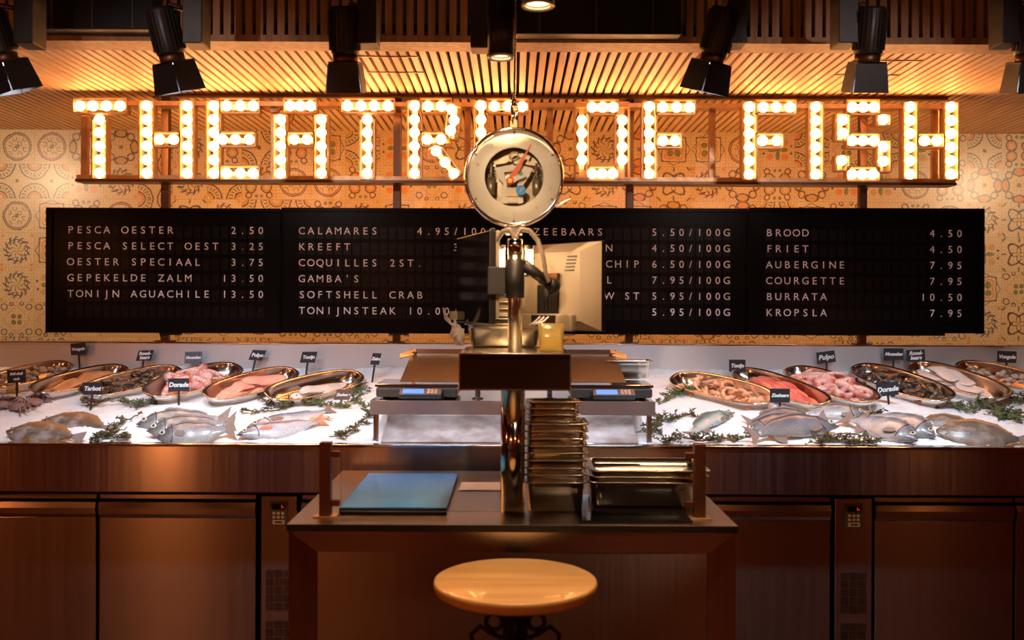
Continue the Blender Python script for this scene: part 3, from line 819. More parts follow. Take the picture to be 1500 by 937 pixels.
# yellow container
root = empty('plastic_container', (.116, 2.945, 1.4132))
mb = MB(); w_, h_ = .078, .088
mb.rings([rrect(w_ - .006, w_ - .006, .008, 0, 3), rrect(w_ - .004, w_ - .004, .008, .003, 3), rrect(w_, w_, .010, h_, 3), rrect(w_ - .004, w_ - .004, .009, h_, 3), rrect(w_ - .008, w_ - .008, .008, .005, 3)])
mb.build('body', YGLASS, root)
MB().rings([rrect(w_ + .006, w_ + .006, .01, h_ - .006, 3), rrect(w_ + .006, w_ + .006, .01, h_ - .001, 3), rrect(w_ + .0005, w_ + .0005, .01, h_ - .001, 3), rrect(w_ + .0005, w_ + .0005, .01, h_ - .006, 3)], (False, False)) 
tag(root, 'clear yellow plastic container on the box shelf right of the pole', 'container')
# plastic bag
mb = MB(); rg = []
for i in range(9):
    t = i / 8; rr = .03 * math.sin(math.pi * min(1, .12 + t * .95)) + .006
    rg.append([Vector((-.182 - .018 * t + rr * .7 * math.cos(2*math.pi*k/12) * (1 + .35 * random.uniform(-1, 1)), 3.27 + rr * math.sin(2*math.pi*k/12), 1.424 + t * .075 + .012 * random.uniform(-1, 1))) for k in range(12)])
for r_ in rg:
    for v in r_: v.x = min(v.x, -.1665); v.z = max(v.z, 1.416)
mb.rings(rg, smooth=False); 
BAG = mat('crumpled_plastic', (.75, .72, .72), .3, noise=(.6, .58, .6), nscale=40, bump=.6)
for k in range(5): mb.tube([(-.19, 3.26, 1.47), (-.20 - .008 * k, 3.25, 1.485 + .006 * k), (-.215 - .006 * k, 3.25, 1.500 + .012 * k)], .0022, 5)
o = mb.build('plastic_bag', BAG); tag(o, 'crumpled white plastic bag beside the pans left of the monitor pole', 'bag')

# cutting board, paper
mb = MB(); poly = [(-.570, 3.00), (-.207, 3.00), (-.214, 3.66), (-.592, 3.66)]
root = empty('cutting_board', (-.39, 3.3, .9))
o = MB(); o.box2((-.545, 3.00, .9002), (-.207, 3.62, .916), bev=.003); o = o.build('base_slab', BLACK, root); shift(o, root.location)
o = MB(); o.box2((-.545, 3.00, .9163), (-.207, 3.62, .921), bev=.002); o = o.build('blue_top', BLUEB, root); shift(o, root.location)
tag(root, 'blue glossy cutting board lying on the left of the island', 'cutting board')
for k in range(3):
    o = MB().box2((-.095, -.075, 0), (.095, .075, .0008)).build('paper_sheet', WHITE); place(o, (-.095 + k * .002, 3.46, .9002 + k * .0012), R((-3, 2, 0)[k]))
    tag(o, ['lowest white paper sheet left of the column on the island', 'middle white paper sheet left of the column on the island', 'top white paper sheet left of the column on the island'][k], 'paper', 'paper sheets on the island')

# ------------------------------------------------------------------ bridge with scales
root = empty('bridge_shelf', (0, 4.15, .985)); O = root.location.copy()
o = MB().box2((-.590, 3.95, 1.160), (.588, 4.50, 1.1635), bev=.001).build('shelf_top', POLISH, root); shift(o, O)
mb = MB(); mb.box2((-.590, 3.947, 1.105), (.588, 3.950, 1.1635)); mb.box2((-.590, 4.50, 1.11), (.588, 4.503, 1.1635))
mb.box2((-.590, 3.95, 1.105), (-.587, 4.50, 1.160)); mb.box2((.585, 3.95, 1.105), (.588, 4.50, 1.160))
o = mb.build('front_apron', STEELH, root); shift(o, O)
for sx in (-.57, .568):
    for y in (3.985, 4.48):
        o = MB().box2((sx - .01, y - .01, .96), (sx + .01, y + .01, 1.108)).build('leg', STEEL, root); shift(o, O)
for px in (700, 805):
    x_ = P(px, 575, 4.05).x
    o = MB().cyl((x_, 4.05, 1.1637), (x_, 4.05, 1.262), .011, 18).build('chrome_post', CHROME, root); shift(o, O)
    o = MB().lathe([(.024, 0), (.024, .004), (.012, .006)], (x_, 4.05, 1.1637), n=18).build('post_flange', CHROME, root); shift(o, O)
o = MB().box2((-.16, 4.02, 1.2622), (.17, 4.4, 1.267), bev=.001).build('upper_plate', STEEL, root); shift(o, O)
o = MB().box2((-.55, 3.965, 1.138), (.55, 3.985, 1.150), bev=.001).build('led_strip', LENSW, root); shift(o, O)
for s_ in (-1, 1):
    l = bpy.data.lights.new('strip_light', 'AREA'); l.shape = 'RECTANGLE'; l.size = .5; l.size_y = .015; l.energy = UNDER_W; l.color = (.80, .86, 1)
    q = bpy.data.objects.new('strip_light', l); COL.objects.link(q); q.parent = root; q.location = Vector((s_ * .27, 3.985, 1.134)) - O; q.rotation_euler = (R(25), 0, 0)
tag(root, 'long low steel bridge shelf across the ice behind the column', 'shelf')
# plates below the bridge; the brown noise paints in a blurred reflection
DRIP = mat('painted_reflection_plate', (.62, .54, .52), .40, .35, noise=(.26, .16, .12), nscale=7, rnoise=.1, bump=.5, bscale=14)
for (xa, xb, lab) in ((-.545, -.045, 'sloping reflection-tinted steel plate in the ice under the left half of the bridge shelf'), (.045, .52, 'sloping reflection-tinted steel plate in the ice under the right half of the bridge shelf')):
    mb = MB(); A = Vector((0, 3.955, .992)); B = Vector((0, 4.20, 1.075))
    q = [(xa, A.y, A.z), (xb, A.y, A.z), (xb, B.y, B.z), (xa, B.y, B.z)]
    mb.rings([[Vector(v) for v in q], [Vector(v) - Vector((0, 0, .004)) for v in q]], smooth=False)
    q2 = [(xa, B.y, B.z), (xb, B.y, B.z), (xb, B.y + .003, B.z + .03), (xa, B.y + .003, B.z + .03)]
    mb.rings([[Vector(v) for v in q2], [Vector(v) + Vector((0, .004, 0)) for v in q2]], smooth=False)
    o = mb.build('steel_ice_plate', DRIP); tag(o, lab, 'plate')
def scale(cx, label, kx):
    root = empty('weighing_scale', (cx, 4.15, 1.1637))
    MB().box2((-.17, -.145, .008), (.17, .15, .048), bev=.008).build('base', DKGREY, root)
    for sx in (-.13, .13):
        for sy in (-.11, .11): MB().cyl((sx, sy, 0), (sx, sy, .0079), .014, 12).build('foot', BLACK, root)
    MB().box2((-.175, -.14, .050), (.175, .155, .062), bev=.003).build('weighing_plate', POLISH, root)
    Mx = Matrix.Rotation(R(28), 3, 'X'); c = Vector((kx, -.168, .026))
    k = MB().box(c, (.175, .05, .022), Mx, bev=.003).build('keypad_housing', DKGREY, root)
    MB().box(c + Mx @ Vector((-.030, -.002, .0122)), (.088, .034, .0015), Mx).build('screen', SCREEN, k)
    mb = MB()
    for i in range(3):
        for j in range(3): mb.box(c + Mx @ Vector((.034 + i * .015, -.013 + j * .012, .0122)), (.011, .008, .002), Mx)
    mb.build('keys', KEYS, k)
    tag(root, label, 'scale', 'scales on the bridge shelf')
    return root
scale(-.405, 'black weighing scale with steel plate on the left end of the bridge shelf', .02)
scale(.415, 'black weighing scale with blue lit display on the right end of the bridge shelf', .005)
# scoops: sloping weighing trays with folded ends
def scoop(s, label):
    root = empty('weighing_scoop', (s * .30, 4.2, 1.236)); O = root.location.copy()
    n, f = Vector((0, 4.01, 1.238)), Vector((0, 4.47, 1.332)); xi = s * .02 if False else s * .185; xo = s * .475
    mb = MB()
    q = [(xi, n.y, n.z), (xo, n.y, n.z), (xo, f.y, f.z), (xi, f.y, f.z)]
    mb.rings([[Vector(v) for v in q], [Vector(v) - Vector((0, .001, .003)) for v in q]], smooth=False)
    o = mb.build('sloping_plate', SCOOP, root); shift(o, O)
    mb = MB()      # flared outer cheek
    q = [Vector((s * .452, f.y, f.z + .026)), Vector((s * .527, f.y - .01, f.z)), Vector((s * .527, f.y - .035, f.z - .02)), Vector((s * .460, f.y - .03, f.z - .004))]
    mb.rings([q, [v - Vector((0, 0, .003)) for v in q]], smooth=False)
    o = mb.build('end_cheek', PANS, root); shift(o, O)
    mb = MB(); mb.box2((xi, f.y, f.z - .004), (xo + s * .006, f.y + .004, f.z + .022)); o = mb.build('back_rim', PANS, root); shift(o, O)
    mb = MB(); mb.cyl((xo - s * .012, f.y - .012, f.z + .004), (xo - s * .012, f.y - .012, f.z + .012), .012, 14); o = mb.build('bolt', CHROME, root); shift(o, O)
    mb = MB(); mb.box2((xi, f.y - .004, 1.2265), (xi + s * .02, f.y, f.z - .006)); mb.box2((xo - s * .02, f.y - .004, 1.2265), (xo, f.y, f.z - .006)); o = mb.build('rear_foot', STEEL, root); shift(o, O)
    tag(root, label, 'tray', 'sloping trays on the scales')
scoop(-1, 'sloping steel weighing tray on the left scale')
scoop(1, 'sloping steel weighing tray on the right scale')
o = pan_mesh(.21, .16, .085).build('gastronorm_container', PANS); place(o, (.575, 4.395, 1.236), 0)
tag(o, 'small steel container standing right of the right weighing tray', 'container')
o.location = (.530, 4.40, 1.2262)

# ------------------------------------------------------------------ hanging dial scale
SY = 3.0
c = P(753, 259, SY); RR = .157
root = empty('hanging_dial_scale', (c.x, SY, c.z))
MX = Matrix.Rotation(R(90), 3, 'X')      # lathe z -> -y
mb = MB(); mb.lathe([(RR, -.045), (RR, .0), (RR - .004, .012), (RR - .010, .014), (RR - .012, .008), (RR - .012, -.0), ], M=MX, n=64, cap=(False, False)); mb.build('rim', CHROME, root)
mb = MB(); mb.lathe([(RR - .006, -.046), (RR - .003, -.070), (RR - .02, -.078), (.0, -.079)], M=MX, n=64, cap=(False, True)); mb.build('back_case', GREYPAINT, root)
mb = MB(); mb.lathe([(.0925, .0), (RR - .0125, .0), (RR - .0125, -.004), (.0925, -.004), (.0925, 0)], M=MX, n=64, cap=(False, False)); dial = mb.build('dial_face', CREAM, root)
mb = MB()
for k in range(100):
    a = 2 * math.pi * k / 100; ln = .010 if k % 5 == 0 else .005; M = Matrix.Rotation(-(a), 3, 'Y')
    rr = .139 - ln / 2 if k % 5 == 0 else .1415 - ln / 2
    mb.box((rr * math.cos(a), -.0006, rr * math.sin(a)), (ln, .0006, .0008), M)
for k in range(10):
    a = math.pi / 2 - 2 * math.pi * k / 10
    add_text(mb, str(k if k else 10), .016, Matrix.Translation((.120 * math.cos(a), -.0008, .120 * math.sin(a))) @ FRONT)
for k in (1, 3, 5, 7, 9, 11):
    a = math.pi / 6 * k; mb.lathe([(.0028, 0), (.0028, .002), (.001, .003)], (.148 * math.cos(a) * .97, -.0002, .148 * math.sin(a) * .97), MX, 8)
mb.build('dial_print', FAINT, dial)
for k in range(6):
    a = R(30 + 60 * k) ; MB().lathe([(.0032, 0), (.0032, .0025), (.001, .0035)], (.1385 * math.cos(a), -.0001, .1385 * math.sin(a)), MX, 10).build('screw', BRONZE, root)
# mechanism seen through the middle
mb = MB()
g = lambda x, z: (x / 1000, z / 1000)
def plate(poly, y, t=.003): 
    mb.prism([g(*p) for p in poly], t, Matrix.Rotation(R(90), 3, 'X'), (0, y, 0))
plate([(-60, 30), (-20, 38), (20, 38), (58, 30), (50, 8), (26, -30), (30, -80), (14, -84), (10, -20), (30, 14), (0, 20), (-32, 16), (-22, -20), (-22, -84), (-40, -78), (-34, -20), (-54, 4)], .012)
mb.build('mechanism_plate', CREAM, root)
mb = MB()
plate([(-64, 50), (-30, 66), (-8, 58), (-26, 46), (-60, 40)], .020)
plate([(60, 44), (30, 62), (12, 56), (26, 44), (56, 38)], .020)
plate([(-30, -52), (30, -52), (30, -60), (-30, -60)], .010)
for sx in (-1, 1):
    mb.cyl((sx * .072, .02, -.005), (sx * .072, .02, -.055), .014, 14); mb.cyl((sx * .072, .02, -.005), (sx * .072, .02, .045), .005, 10)
    hx = [(sx * .072 + .010 * math.cos(q * .9), .02 + .010 * math.sin(q * .9), -.004 + q * .0011) for q in range(40)]
    mb.tube(hx, .0018, 5)
mb.lathe([(.010, 0), (.010, .004), (.016, .004), (.016, 0)], (0, .012, .066), MX, 20, (False, False))
mb.lathe([(.03, 0), (.03, .003), (.012, .003)], (-.012, .018, -.006), MX, 24)
mb.box2((-.028, .012, -.082), (.022, .03, -.030), bev=.002)
mb.build('spring_gear', GEAR, root)
mb = MB(); mb.lathe([(.0915, 0), (.0915, -.002)], (0, .044, 0), MX, 48); mb.build('back_disc', GEAR, root)
# pointer
A = Vector((-.012, -.006, -.014)); B = Vector((.0265, -.006, .052)); dr = (B - A).normalized(); nn = Vector((-dr.z, 0, dr.x))
mb = MB(); q = [A + nn * .010, A - nn * .010, B - nn * .0, B + nn * .0]
tip = P(777.5, 212, SY) - c; tip.y = -.006; dr = (tip - A).normalized(); nn = Vector((-dr.z, 0, dr.x))
pts = [A + nn * .011 - dr * .004, A - nn * .011 - dr * .004, A.lerp(tip, .33) - nn * .009, A.lerp(tip, .55) - nn * .006, tip - nn * .001, tip + nn * .001, A.lerp(tip, .55) + nn * .004, A.lerp(tip, .33) + nn * .007]
mb.rings([pts, [v + Vector((0, -.002, 0)) for v in pts]], smooth=False); mb.lathe([(.012, 0), (.012, .004), (.004, .007)], A + Vector((0, -.001, 0)), MX, 20)
mb.build('pointer', ORANGE, root)
M = Matrix.Rotation(R(-28), 3, 'Y'); cc = P(759.5, 260, SY) - c; cc.y = -.010
mb = MB(); mb.box(cc, (.044, .0015, .016), M, bev=.0005); st = mb.build('white_tag', WHITE, root)
mb = MB(); mb.lathe([(.0062, 0), (.0062, .001)], P(763, 255, SY) - c + Vector((0, -.0112, 0)), MX, 16); mb.build('green_dot', GREEN, st)
bc = P(763, 279, SY) - c; bc.y = -.0085
mb = MB(); mb.lathe([(.0158, 0), (.0158, .001)], bc, MX, 28); bs = mb.build('round_blue_sticker', BLUE, root)
mb = MB(); add_text(mb, 'P', .022, Matrix.Translation(bc + Vector((0, -.0016, 0))) @ FRONT, shear=.4); mb.build('sticker_mark', EYEW, bs)
mb = MB(); mb.lathe([(RR - .013, 0), (RR - .013, .0015)], (0, -.0115, 0), MX, 64); mb.build('glass_cover', PANE, root)
# hanger, lower eye, lever
mb = MB(); mb.box2((-.014, .010, RR - .004), (.010, .022, RR + .022), bev=.002); mb.build('top_lug', BRONZE, root)
for s in (0, 1):
    mb = MB(); pts = [(0 + .011 * math.sin(a) * (1 if s else .6), .016 + (.011 * math.sin(a) * .8 if not s else 0), RR + .028 + s * .030 + .020 * math.cos(a)) for a in [2 * math.pi * k / 20 for k in range(21)]]
    mb.tube(pts, .003, 6, False); mb.build('chain_link', CHROME, root)
top = 2.949 - c.z
mb = MB(); mb.cyl((0.0, .016, RR + .075), (.004, .016, top), .0038, 10); mb.build('hanging_rod', CHROME, root)
mb = MB(); mb.cyl((-.014, .012, RR + .125), (-.002, .016, RR + .03), .003, 8); mb.cyl((0, .016, RR + .07), (0, .016, RR + .09), .006, 8); mb.build('safety_hook', CHROME, root)
mb = MB(); mb.box2((-.028, .0, -RR - .024), (.028, .04, -RR + .002), bev=.004); mb.cyl((0, .02, -RR - .024), (0, .02, -RR - .040), .005, 10); mb.cyl((0, .02, -RR - .040), (0, .02, -RR - .046), .014, 14); mb.build('lower_hook_plate', PANS, root)
mb = MB(); a = P(818, 300, SY) - c; b_ = P(836, 291, SY) - c
mb.tube([a + Vector((-.012, .02, .0)), a + Vector((0, .0, -.002)), a.lerp(b_, .5), b_], [.004, .005, .004, .002], 8); mb.build('zero_lever', WHITE, root)
tag(root, 'round white dial fish scale hanging on a chain in the centre', 'scale')

# ------------------------------------------------------------------ spotlights
def spotlight(px, flip, yaw, label, d=3.55, on=True, spin=0, ang=72, bl=.6):
    """px: centre of the barn doors in the photo; the driver box stands on the flip side"""
    base = P(px, 92, d)
    root = empty('track_spotlight', (base.x, d, base.z)); 
    s = flip
    bz = P(px, 68, d).z - base.z
    bx = s * .085
    MB().box2((bx - .036, -.05, bz), (bx + .036, .055, 2.949 - base.z), bev=.003).build('driver_box', SPOTB, root)
    tilt = Matrix.Rotation(R(14), 3, 'X') @ Matrix.Rotation(R(yaw), 3, 'Y')
    T = lambda v: tilt @ Vector(v)
    mb = MB()
    M3 = tilt
    mb.lathe([(.050, .03), (.052, .04), (.052, .19), (.045, .20)], (0, 0, 0), M3, 28)
    for k in range(24):
        a = 2 * math.pi * k / 24; q = Vector((.054 * math.cos(a), .054 * math.sin(a), .115))
        mb.box(tilt @ q, (.008, .003, .14), tilt @ Matrix.Rotation(a, 3, 'Z'))
    hd = mb.build('head', SPOTB, root)
    mb = MB(); mb.lathe([(.044, .0), (.046, .002), (.046, .03), (.044, .031)], (0, 0, 0), M3, 28); mb.build('snoot', BRONZE, root)
    mb = MB(); mb.lathe([(.040, -.003), (.040, -.001)], (0, 0, 0), M3, 24); mb.build('lens', LENSW if on else GLOSSB, root)
    mb = MB(); a = T((0, 0, .17)); mb.tube([a, a + Vector((s * .03, 0, .04)), (bx, 0, .19)], [.012, .011, .012], 8); mb.build('swivel_arm', BRONZE, root)
    # four barn doors, flared
    w0, w1, L = .054, .066, .108; S3 = Matrix.Rotation(R(spin), 3, 'Z')
    for k in range(4):
        rz = S3 @ Matrix.Rotation(R(90 * k), 3, 'Z'); mb = MB()
        q = [Vector((-w0 * .98, w0, -.004)), Vector((w0 * .98, w0, -.004)), Vector((w1 * .96, w1, -L)), Vector((-w1 * .96, w1, -L))]
        A_ = [tilt @ (rz @ v) for v in q]; B_ = [tilt @ (rz @ (v + Vector((0, .002, 0)))) for v in q]
        mb.rings([A_, B_], smooth=False); mb.build('barn_door', BLACK, root)
    mb = MB(); mb.rings([[tilt @ (S3 @ Vector((x, y, z))) for x, y in ((-w0, -w0), (w0, -w0), (w0, w0), (-w0, w0))] for z in (-.004, .004)], (False, False), False)
    mb.rings([[tilt @ (Matrix.Rotation(2*math.pi*k/24, 3, 'Z') @ Vector((.046, 0, .003))) for k in range(24)], [tilt @ (Matrix.Rotation(2*math.pi*k/24, 3, 'Z') @ Vector((.075, 0, .003))) for k in range(24)]], (False, False), False)
    mb.build('frame', SPOTB, root)
    tag(root, label, 'spotlight', 'black track spotlights with barn doors')
    if on:
        tx = base.x * 1.06; ty = 4.52
        t = Vector((tx, ty, 1.08)); l0 = Vector(root.location) + tilt @ Vector((0, 0, -.01))
        l = lamp('spot_beam', 'SPOT', l0, SPOT_W, (.74, .86, 1.0), target=t, size=.03, angle=ang, blend=bl)
        l.location = l0 - Vector(root.location); l.parent = root
spotlight(10, 1, -14, 'black barn-door spotlight cut by the left edge of the photo', spin=-28)
spotlight(254, 1, -10, 'black barn-door spotlight above the letter H at the left', spin=-28)
spotlight(506, 1, 0, 'black barn-door spotlight above the letters T and R', ang=104, bl=.9)
spotlight(1042, 1, 12, 'black barn-door spotlight tilted above the gap before FISH', spin=30)
spotlight(1270, -1, 0, 'black barn-door spotlight above the letter S at the right')
spotlight(1506, -1, -3, 'black barn-door spotlight cut by the right edge of the photo')

def downlight(px, py, d, r, label, aim, box=True, e=DOWN_W):
    b = P(px, py, d); root = empty('ceiling_downlight', (b.x, d, b.z))
    mb = MB(); mb.lathe([(r - .006, .012), (r - .003, .0), (r, .0), (r, .105), (r - .004, .108)], n=36, cap=(False, True))
    for k in range(30):
        a = 2 * math.pi * k / 30; mb.box((r * .93 * math.cos(a), r * .93 * math.sin(a), .15), (.012, .0025, .085), Matrix.Rotation(a, 3, 'Z'))
    mb.lathe([(r * .72, .108), (r * .72, .195), (.02, .197)], n=24); mb.build('housing', SPOTB, root)
    mb = MB(); mb.lathe([(r - .001, -.006), (r + .001, -.004), (r + .001, .0), (r - .010, .002), (r - .010, -.004), (r - .001, -.006)], n=36, cap=(False, False)); mb.build('white_rim', EYEW, root)
    mb = MB(); mb.lathe([(r - .011, .006), (r - .011, .008)], n=30); mb.build('lens', LENSY, root)
    mb = MB(); mb.cyl((0, 0, .196), (0, 0, 2.949 - b.z), .012, 12)
    mb.build('stem', SPOTB, root)
    l = lamp('down_beam', 'SPOT', (0, 0, -.012), e, (1, .60, .30), root, size=.025, angle=aim[1], blend=.5)
    l.rotation_euler = (Vector(aim[0]) - Vector(b)).to_track_quat('-Z', 'Y').to_euler()
    tag(root, label, 'ceiling lamp', 'black round downlights')
downlight(734, 83, 2.80, .0385, 'black round downlight just left of the hanging scale chain', ((-.02, 3.05, 1.6), 100))
downlight(788, 7, 2.62, .045, 'black round downlight cut by the top edge above the chain', ((.0, 2.55, .8), 60), e=DOWN_W * 1.2)
b = P(702, 74, 3.45)
root = empty('driver_box', (b.x, 3.45, b.z)); MB().box2((-.030, -.045, 0), (.034, .045, 2.949 - b.z), bev=.003).build('casing', SPOTB, root)
MB().box2((-.026, -.041, -.002), (.030, .041, -.0002)).build('cover', BRONZE, root)
tag(root, 'narrow black lamp driver box left of the round downlight', 'driver box')
# track at the top
mb = MB(); z_ = P(752, 6, 3.40).z
for i, (y, l_) in enumerate(((3.30, 'front'), )):
    mb.box2((-3.6, y - .018, 2.915), (3.6, y + .018, 2.949)); 
root = mb.build('lighting_track', BLACK); tag(root, 'long black lighting track on the ceiling above the spotlights', 'track')
# added unseen lamps behind the camera, brightening scale, pans, box shelf and boards
def added_spot(x, y, z, target, e, ang, label, col=(1, .66, .40)):
    root = empty('added_fill_lamp', (x, y, z)); dv = (Vector(target) - Vector((x, y, z))).normalized(); M3 = (-dv).to_track_quat('Z', 'Y').to_matrix()
    mb = MB(); mb.lathe([(.040, .0), (.042, .004), (.042, .14), (.034, .15)], (0, 0, 0), M3, 24); mb.build('housing', SPOTB, root)
    mb = MB(); mb.lathe([(.034, -.002), (.034, -.0005)], (0, 0, 0), M3, 24); mb.build('lens', LENSY, root)
    mb = MB(); mb.cyl(M3 @ Vector((0, 0, .1)), (M3 @ Vector((0, 0, .1))) * Vector((1, 1, 0)) + Vector((0, 0, 2.949 - z)), .01, 10); mb.build('stem', SPOTB, root)
    l = lamp('beam', 'SPOT', (0, 0, 0), e, col, root, size=.03, angle=ang, blend=.6); l.location = M3 @ Vector((0, 0, -.01)); l.rotation_euler = dv.to_track_quat('-Z', 'Y').to_euler()
    tag(root, label, 'ceiling lamp', 'added fill lamps behind the camera')
added_spot(-.5, .9, 2.6, (0, 3.0, 1.82), AIM_FILL_W, 17, 'added fill lamp behind the camera turned on the dial scale')
added_spot(.9, 1.1, 2.55, (.32, 3.05, 1.03), AIM_FILL_W * .35, 20, 'added fill lamp behind the camera turned on the stacked pans')
added_spot(-.1, 1.3, 2.7, (.05, 3.2, 1.5), AIM_FILL_W * .35, 17, 'added fill lamp behind the camera turned on the box shelf')
for sx, lab in ((-1, 'left of two added fill lamps behind the camera turned on the menu boards'), (1, 'right of two added fill lamps behind the camera turned on the menu boards')):
    added_spot(sx * 1.6, 1.3, 2.75, (sx * 1.25, 4.93, 1.66), BOARD_FILL_W, 40, lab, (1, .80, .74))
# wall washers outside the sign
for sx, lab in ((-1, 'black ceiling lamp washing the tiles at the far left'), (1, 'black ceiling lamp washing the tiles at the far right')):
    root = empty('wall_washer', (sx * 3.5, 4.6, CEIL - .13))
    mb = MB(); mb.lathe([(.040, .01), (.045, .0), (.047, .0), (.047, .129), (.0, .129)], n=28, cap=(False, True)); mb.build('housing', SPOTB, root)
    mb = MB(); mb.lathe([(.040, .008), (.040, .010)], n=24); mb.build('lens', LENSY, root)
    l = lamp('wash_beam', 'SPOT', (0, 0, -.005), WASH_W, (1, .70, .42), root, size=.04, angle=120, blend=.8); l.rotation_euler = (Vector((sx * 3.2, 6.0, 1.7)) - Vector(root.location)).to_track_quat('-Z', 'Y').to_euler()
    tag(root, lab, 'ceiling lamp', 'wall washing lamps')
# pendants added behind the camera for warm fill and reflections in the steel
def pendant(x, y, z, e, lab):
    root = empty('added_pendant', (x, y, z))
    mb = MB(); mb.lathe([(.16, 0), (.15, .02), (.08, .12), (.03, .15), (.028, .15), (.078, .118), (.146, .018), (.157, 0)], n=28, cap=(False, False)); mb.build('shade', BRONZE, root)
    mb = MB(); mb.ball((0, 0, .03), .035, 16, 10); mb.build('bulb', PENDM, root)
    mb = MB(); mb.cyl((0, 0, .15), (0, 0, 2.949 - z), .004, 8); mb.build('cord', BLACK, root)
    lamp('added_pendant_light', 'POINT', (0, 0, -.05), e, (1, .30, .08), root, size=.05)
    tag(root, lab, 'pendant lamp', 'added pendant lamps behind the camera')
for i, (x, y, z, e) in enumerate(((-4.0, .85, 2.12, .8), (-2.6, .6, 1.0, .6), (-1.5, -1.4, 2.0, 1.0), (1.5, -.6, 2.0, .5), (2.8, 1.2, 1.5, .2))):
    pendant(x, y, z, FILL_PEND_W * e, 'added bronze pendant lamp behind the camera, %s from the left wall' % ['first', 'second', 'third', 'fourth', 'fifth'][i])

# ------------------------------------------------------------------ stool
root = empty('bar_stool', (P(755, 848, 2.6).x, 2.6, 0)); zs = .811; r_ = .2229
mb = MB(); mb.lathe([(0, zs - .036), (r_ - .02, zs - .036), (r_ - .004, zs - .026), (r_, zs - .012), (r_ - .002, zs - .002), (r_ - .006, zs), (0, zs)], n=72, cap=(True, True)); mb.build('seat', SEATW, root)
mb = MB(); mb.lathe([(0, zs - .060), (.13, zs - .060), (.135, zs - .0365), (0, zs - .0365)], n=40, cap=(False, False)); mb.build('seat_plate', IRON, root)
mb = MB(); mb.lathe([(.032, .30), (.034, .31), (.034, zs - .085), (.045, zs - .082), (.045, zs - .0605)], n=28)
for q in range(16): mb.lathe([(.034, .33 + q * .012), (.038, .336 + q * .012), (.034, .342 + q * .012)], n=20, cap=(False, False))
mb.build('column', IRON, root)
def scroll(mb, s, dirv, leg):
    d = Vector(dirv)
    if leg:
        pts = [d * .034 + Vector((0, 0, .36)), d * .09 + Vector((0, 0, .33)), d * .15 + Vector((0, 0, .25)), d * .17 + Vector((0, 0, .15)), d * .20 + Vector((0, 0, .05)), d * .24 + Vector((0, 0, .012))]
        mb.tube(pts, [.013, .013, .012, .012, .013, .012], 8); return
    pts = []
    for k in range(26):     # ring beside the column, then a running curl
        a = 2 * math.pi * k / 24; pts.append(d * (.058 + .022 * math.cos(a + math.pi)) + Vector((0, 0, zs - .115 + .022 * math.sin(a))))
    mb.tube(pts, .0065, 8)
    pts = [d * .036 + Vector((0, 0, zs - .16)), d * .07 + Vector((0, 0, zs - .145)), d * .095 + Vector((0, 0, zs - .128)), d * .12 + Vector((0, 0, zs - .15)), d * .115 + Vector((0, 0, zs - .18)), d * .09 + Vector((0, 0, zs - .175))]
    mb.tube(pts, .0065, 8)
for k in range(4):
    a = math.pi / 2 * k; dv = (math.cos(a), math.sin(a), 0)
    mb = MB(); scroll(mb, 1, dv, 0); mb.build('scroll_bracket', IRON, root)
    mb = MB(); scroll(mb, 1, dv, 1); mb.build('leg', IRON, root)
mb = MB(); pts = [(.185 * math.cos(2*math.pi*k/40), .185 * math.sin(2*math.pi*k/40), .2) for k in range(41)]; mb.tube(pts, .008, 8, False); mb.build('foot_ring', IRON, root)
tag(root, 'round wooden stool on a black iron column before the island', 'stool')
# ------------------------------------------------------------------ on the ice
def hit(px, py, lift=0.0):
    lo, hi = 3.5, 5.6
    f = lambda d: P(px, py, d).z - (ice_surf(P(px, py, d).x, min(d, 4.98)) + lift)
    if py <= CY + 20: return P(px, py, 4.95)
    a = 3.6
    while a < 4.94 and f(a) > 0: a += .005
    return P(px, py, a)
def frame(N_, F_, lean=0.0, flip=False):
    """matrix with X from N_ to F_, Z the ice normal leaned towards the viewer, Y across"""
    X_ = (F_ - N_).normalized(); Zi = Vector((0, -.21, .978)); Zi = Matrix.Rotation(R(lean), 3, 'X') @ Zi
    Y_ = Zi.cross(X_).normalized(); Z_ = X_.cross(Y_)
    if flip: Y_ = -Y_
    M = Matrix.Identity(4); M.col[0][:3] = X_; M.col[1][:3] = Y_; M.col[2][:3] = Z_; M.translation = N_
    return M
BOWLM = mat('oval_pan_steel', (.80, .72, .66), .16, 1, rnoise=.06, nscale=7, bump=.08, bscale=8)
def oval(a, b, z, n=48, e=2.5):
    out = []
    for k in range(n):
        t = 2 * math.pi * k / n; c, s = math.cos(t), math.sin(t)
        out.append(Vector((a * math.copysign(abs(c) ** (2 / e), c), b * math.copysign(abs(s) ** (2 / e), s), z)))
    return out
def bowl(near, far, label, W=.205, tilt=20, lift=.055, roll=0, depth=.062):
    N_, F_ = hit(*near, lift), hit(*far, lift)
    L = (F_ - N_).length; M = frame(N_, F_, tilt); 
    a, b = L / 2, W / 2; t = .0018
    M.translation = (N_ + F_) / 2
    root = empty('oval_pan', M=M)
    mb = MB(); mb.rings([oval(a*.80, b*.72, -depth), oval(a*.86, b*.80, -depth + .006), oval(a - .012, b - .012, -.006), oval(a - .011, b - .011, -.001), oval(a - .011 - t, b - .011 - t, -.006), oval(a*.86 - t, b*.80 - t, -depth + .007), oval(a*.80 - t, b*.72 - t, -depth + t)])
    mb.build('body', BOWLM, root)
    mb = MB(); mb.rings([oval(a - .0135, b - .0135, .000), oval(a - .006, b - .006, .0035), oval(a, b, .001), oval(a - .001, b - .001, -.003), oval(a - .008, b - .008, -.001), oval(a - .0135, b - .0135, .000)], (False, False))
    mb.build('rolled_rim', BOWLM, root)
    tag(root, label, 'serving pan', 'oval steel pans on the ice')
    return M, a - .02, b - .02, depth
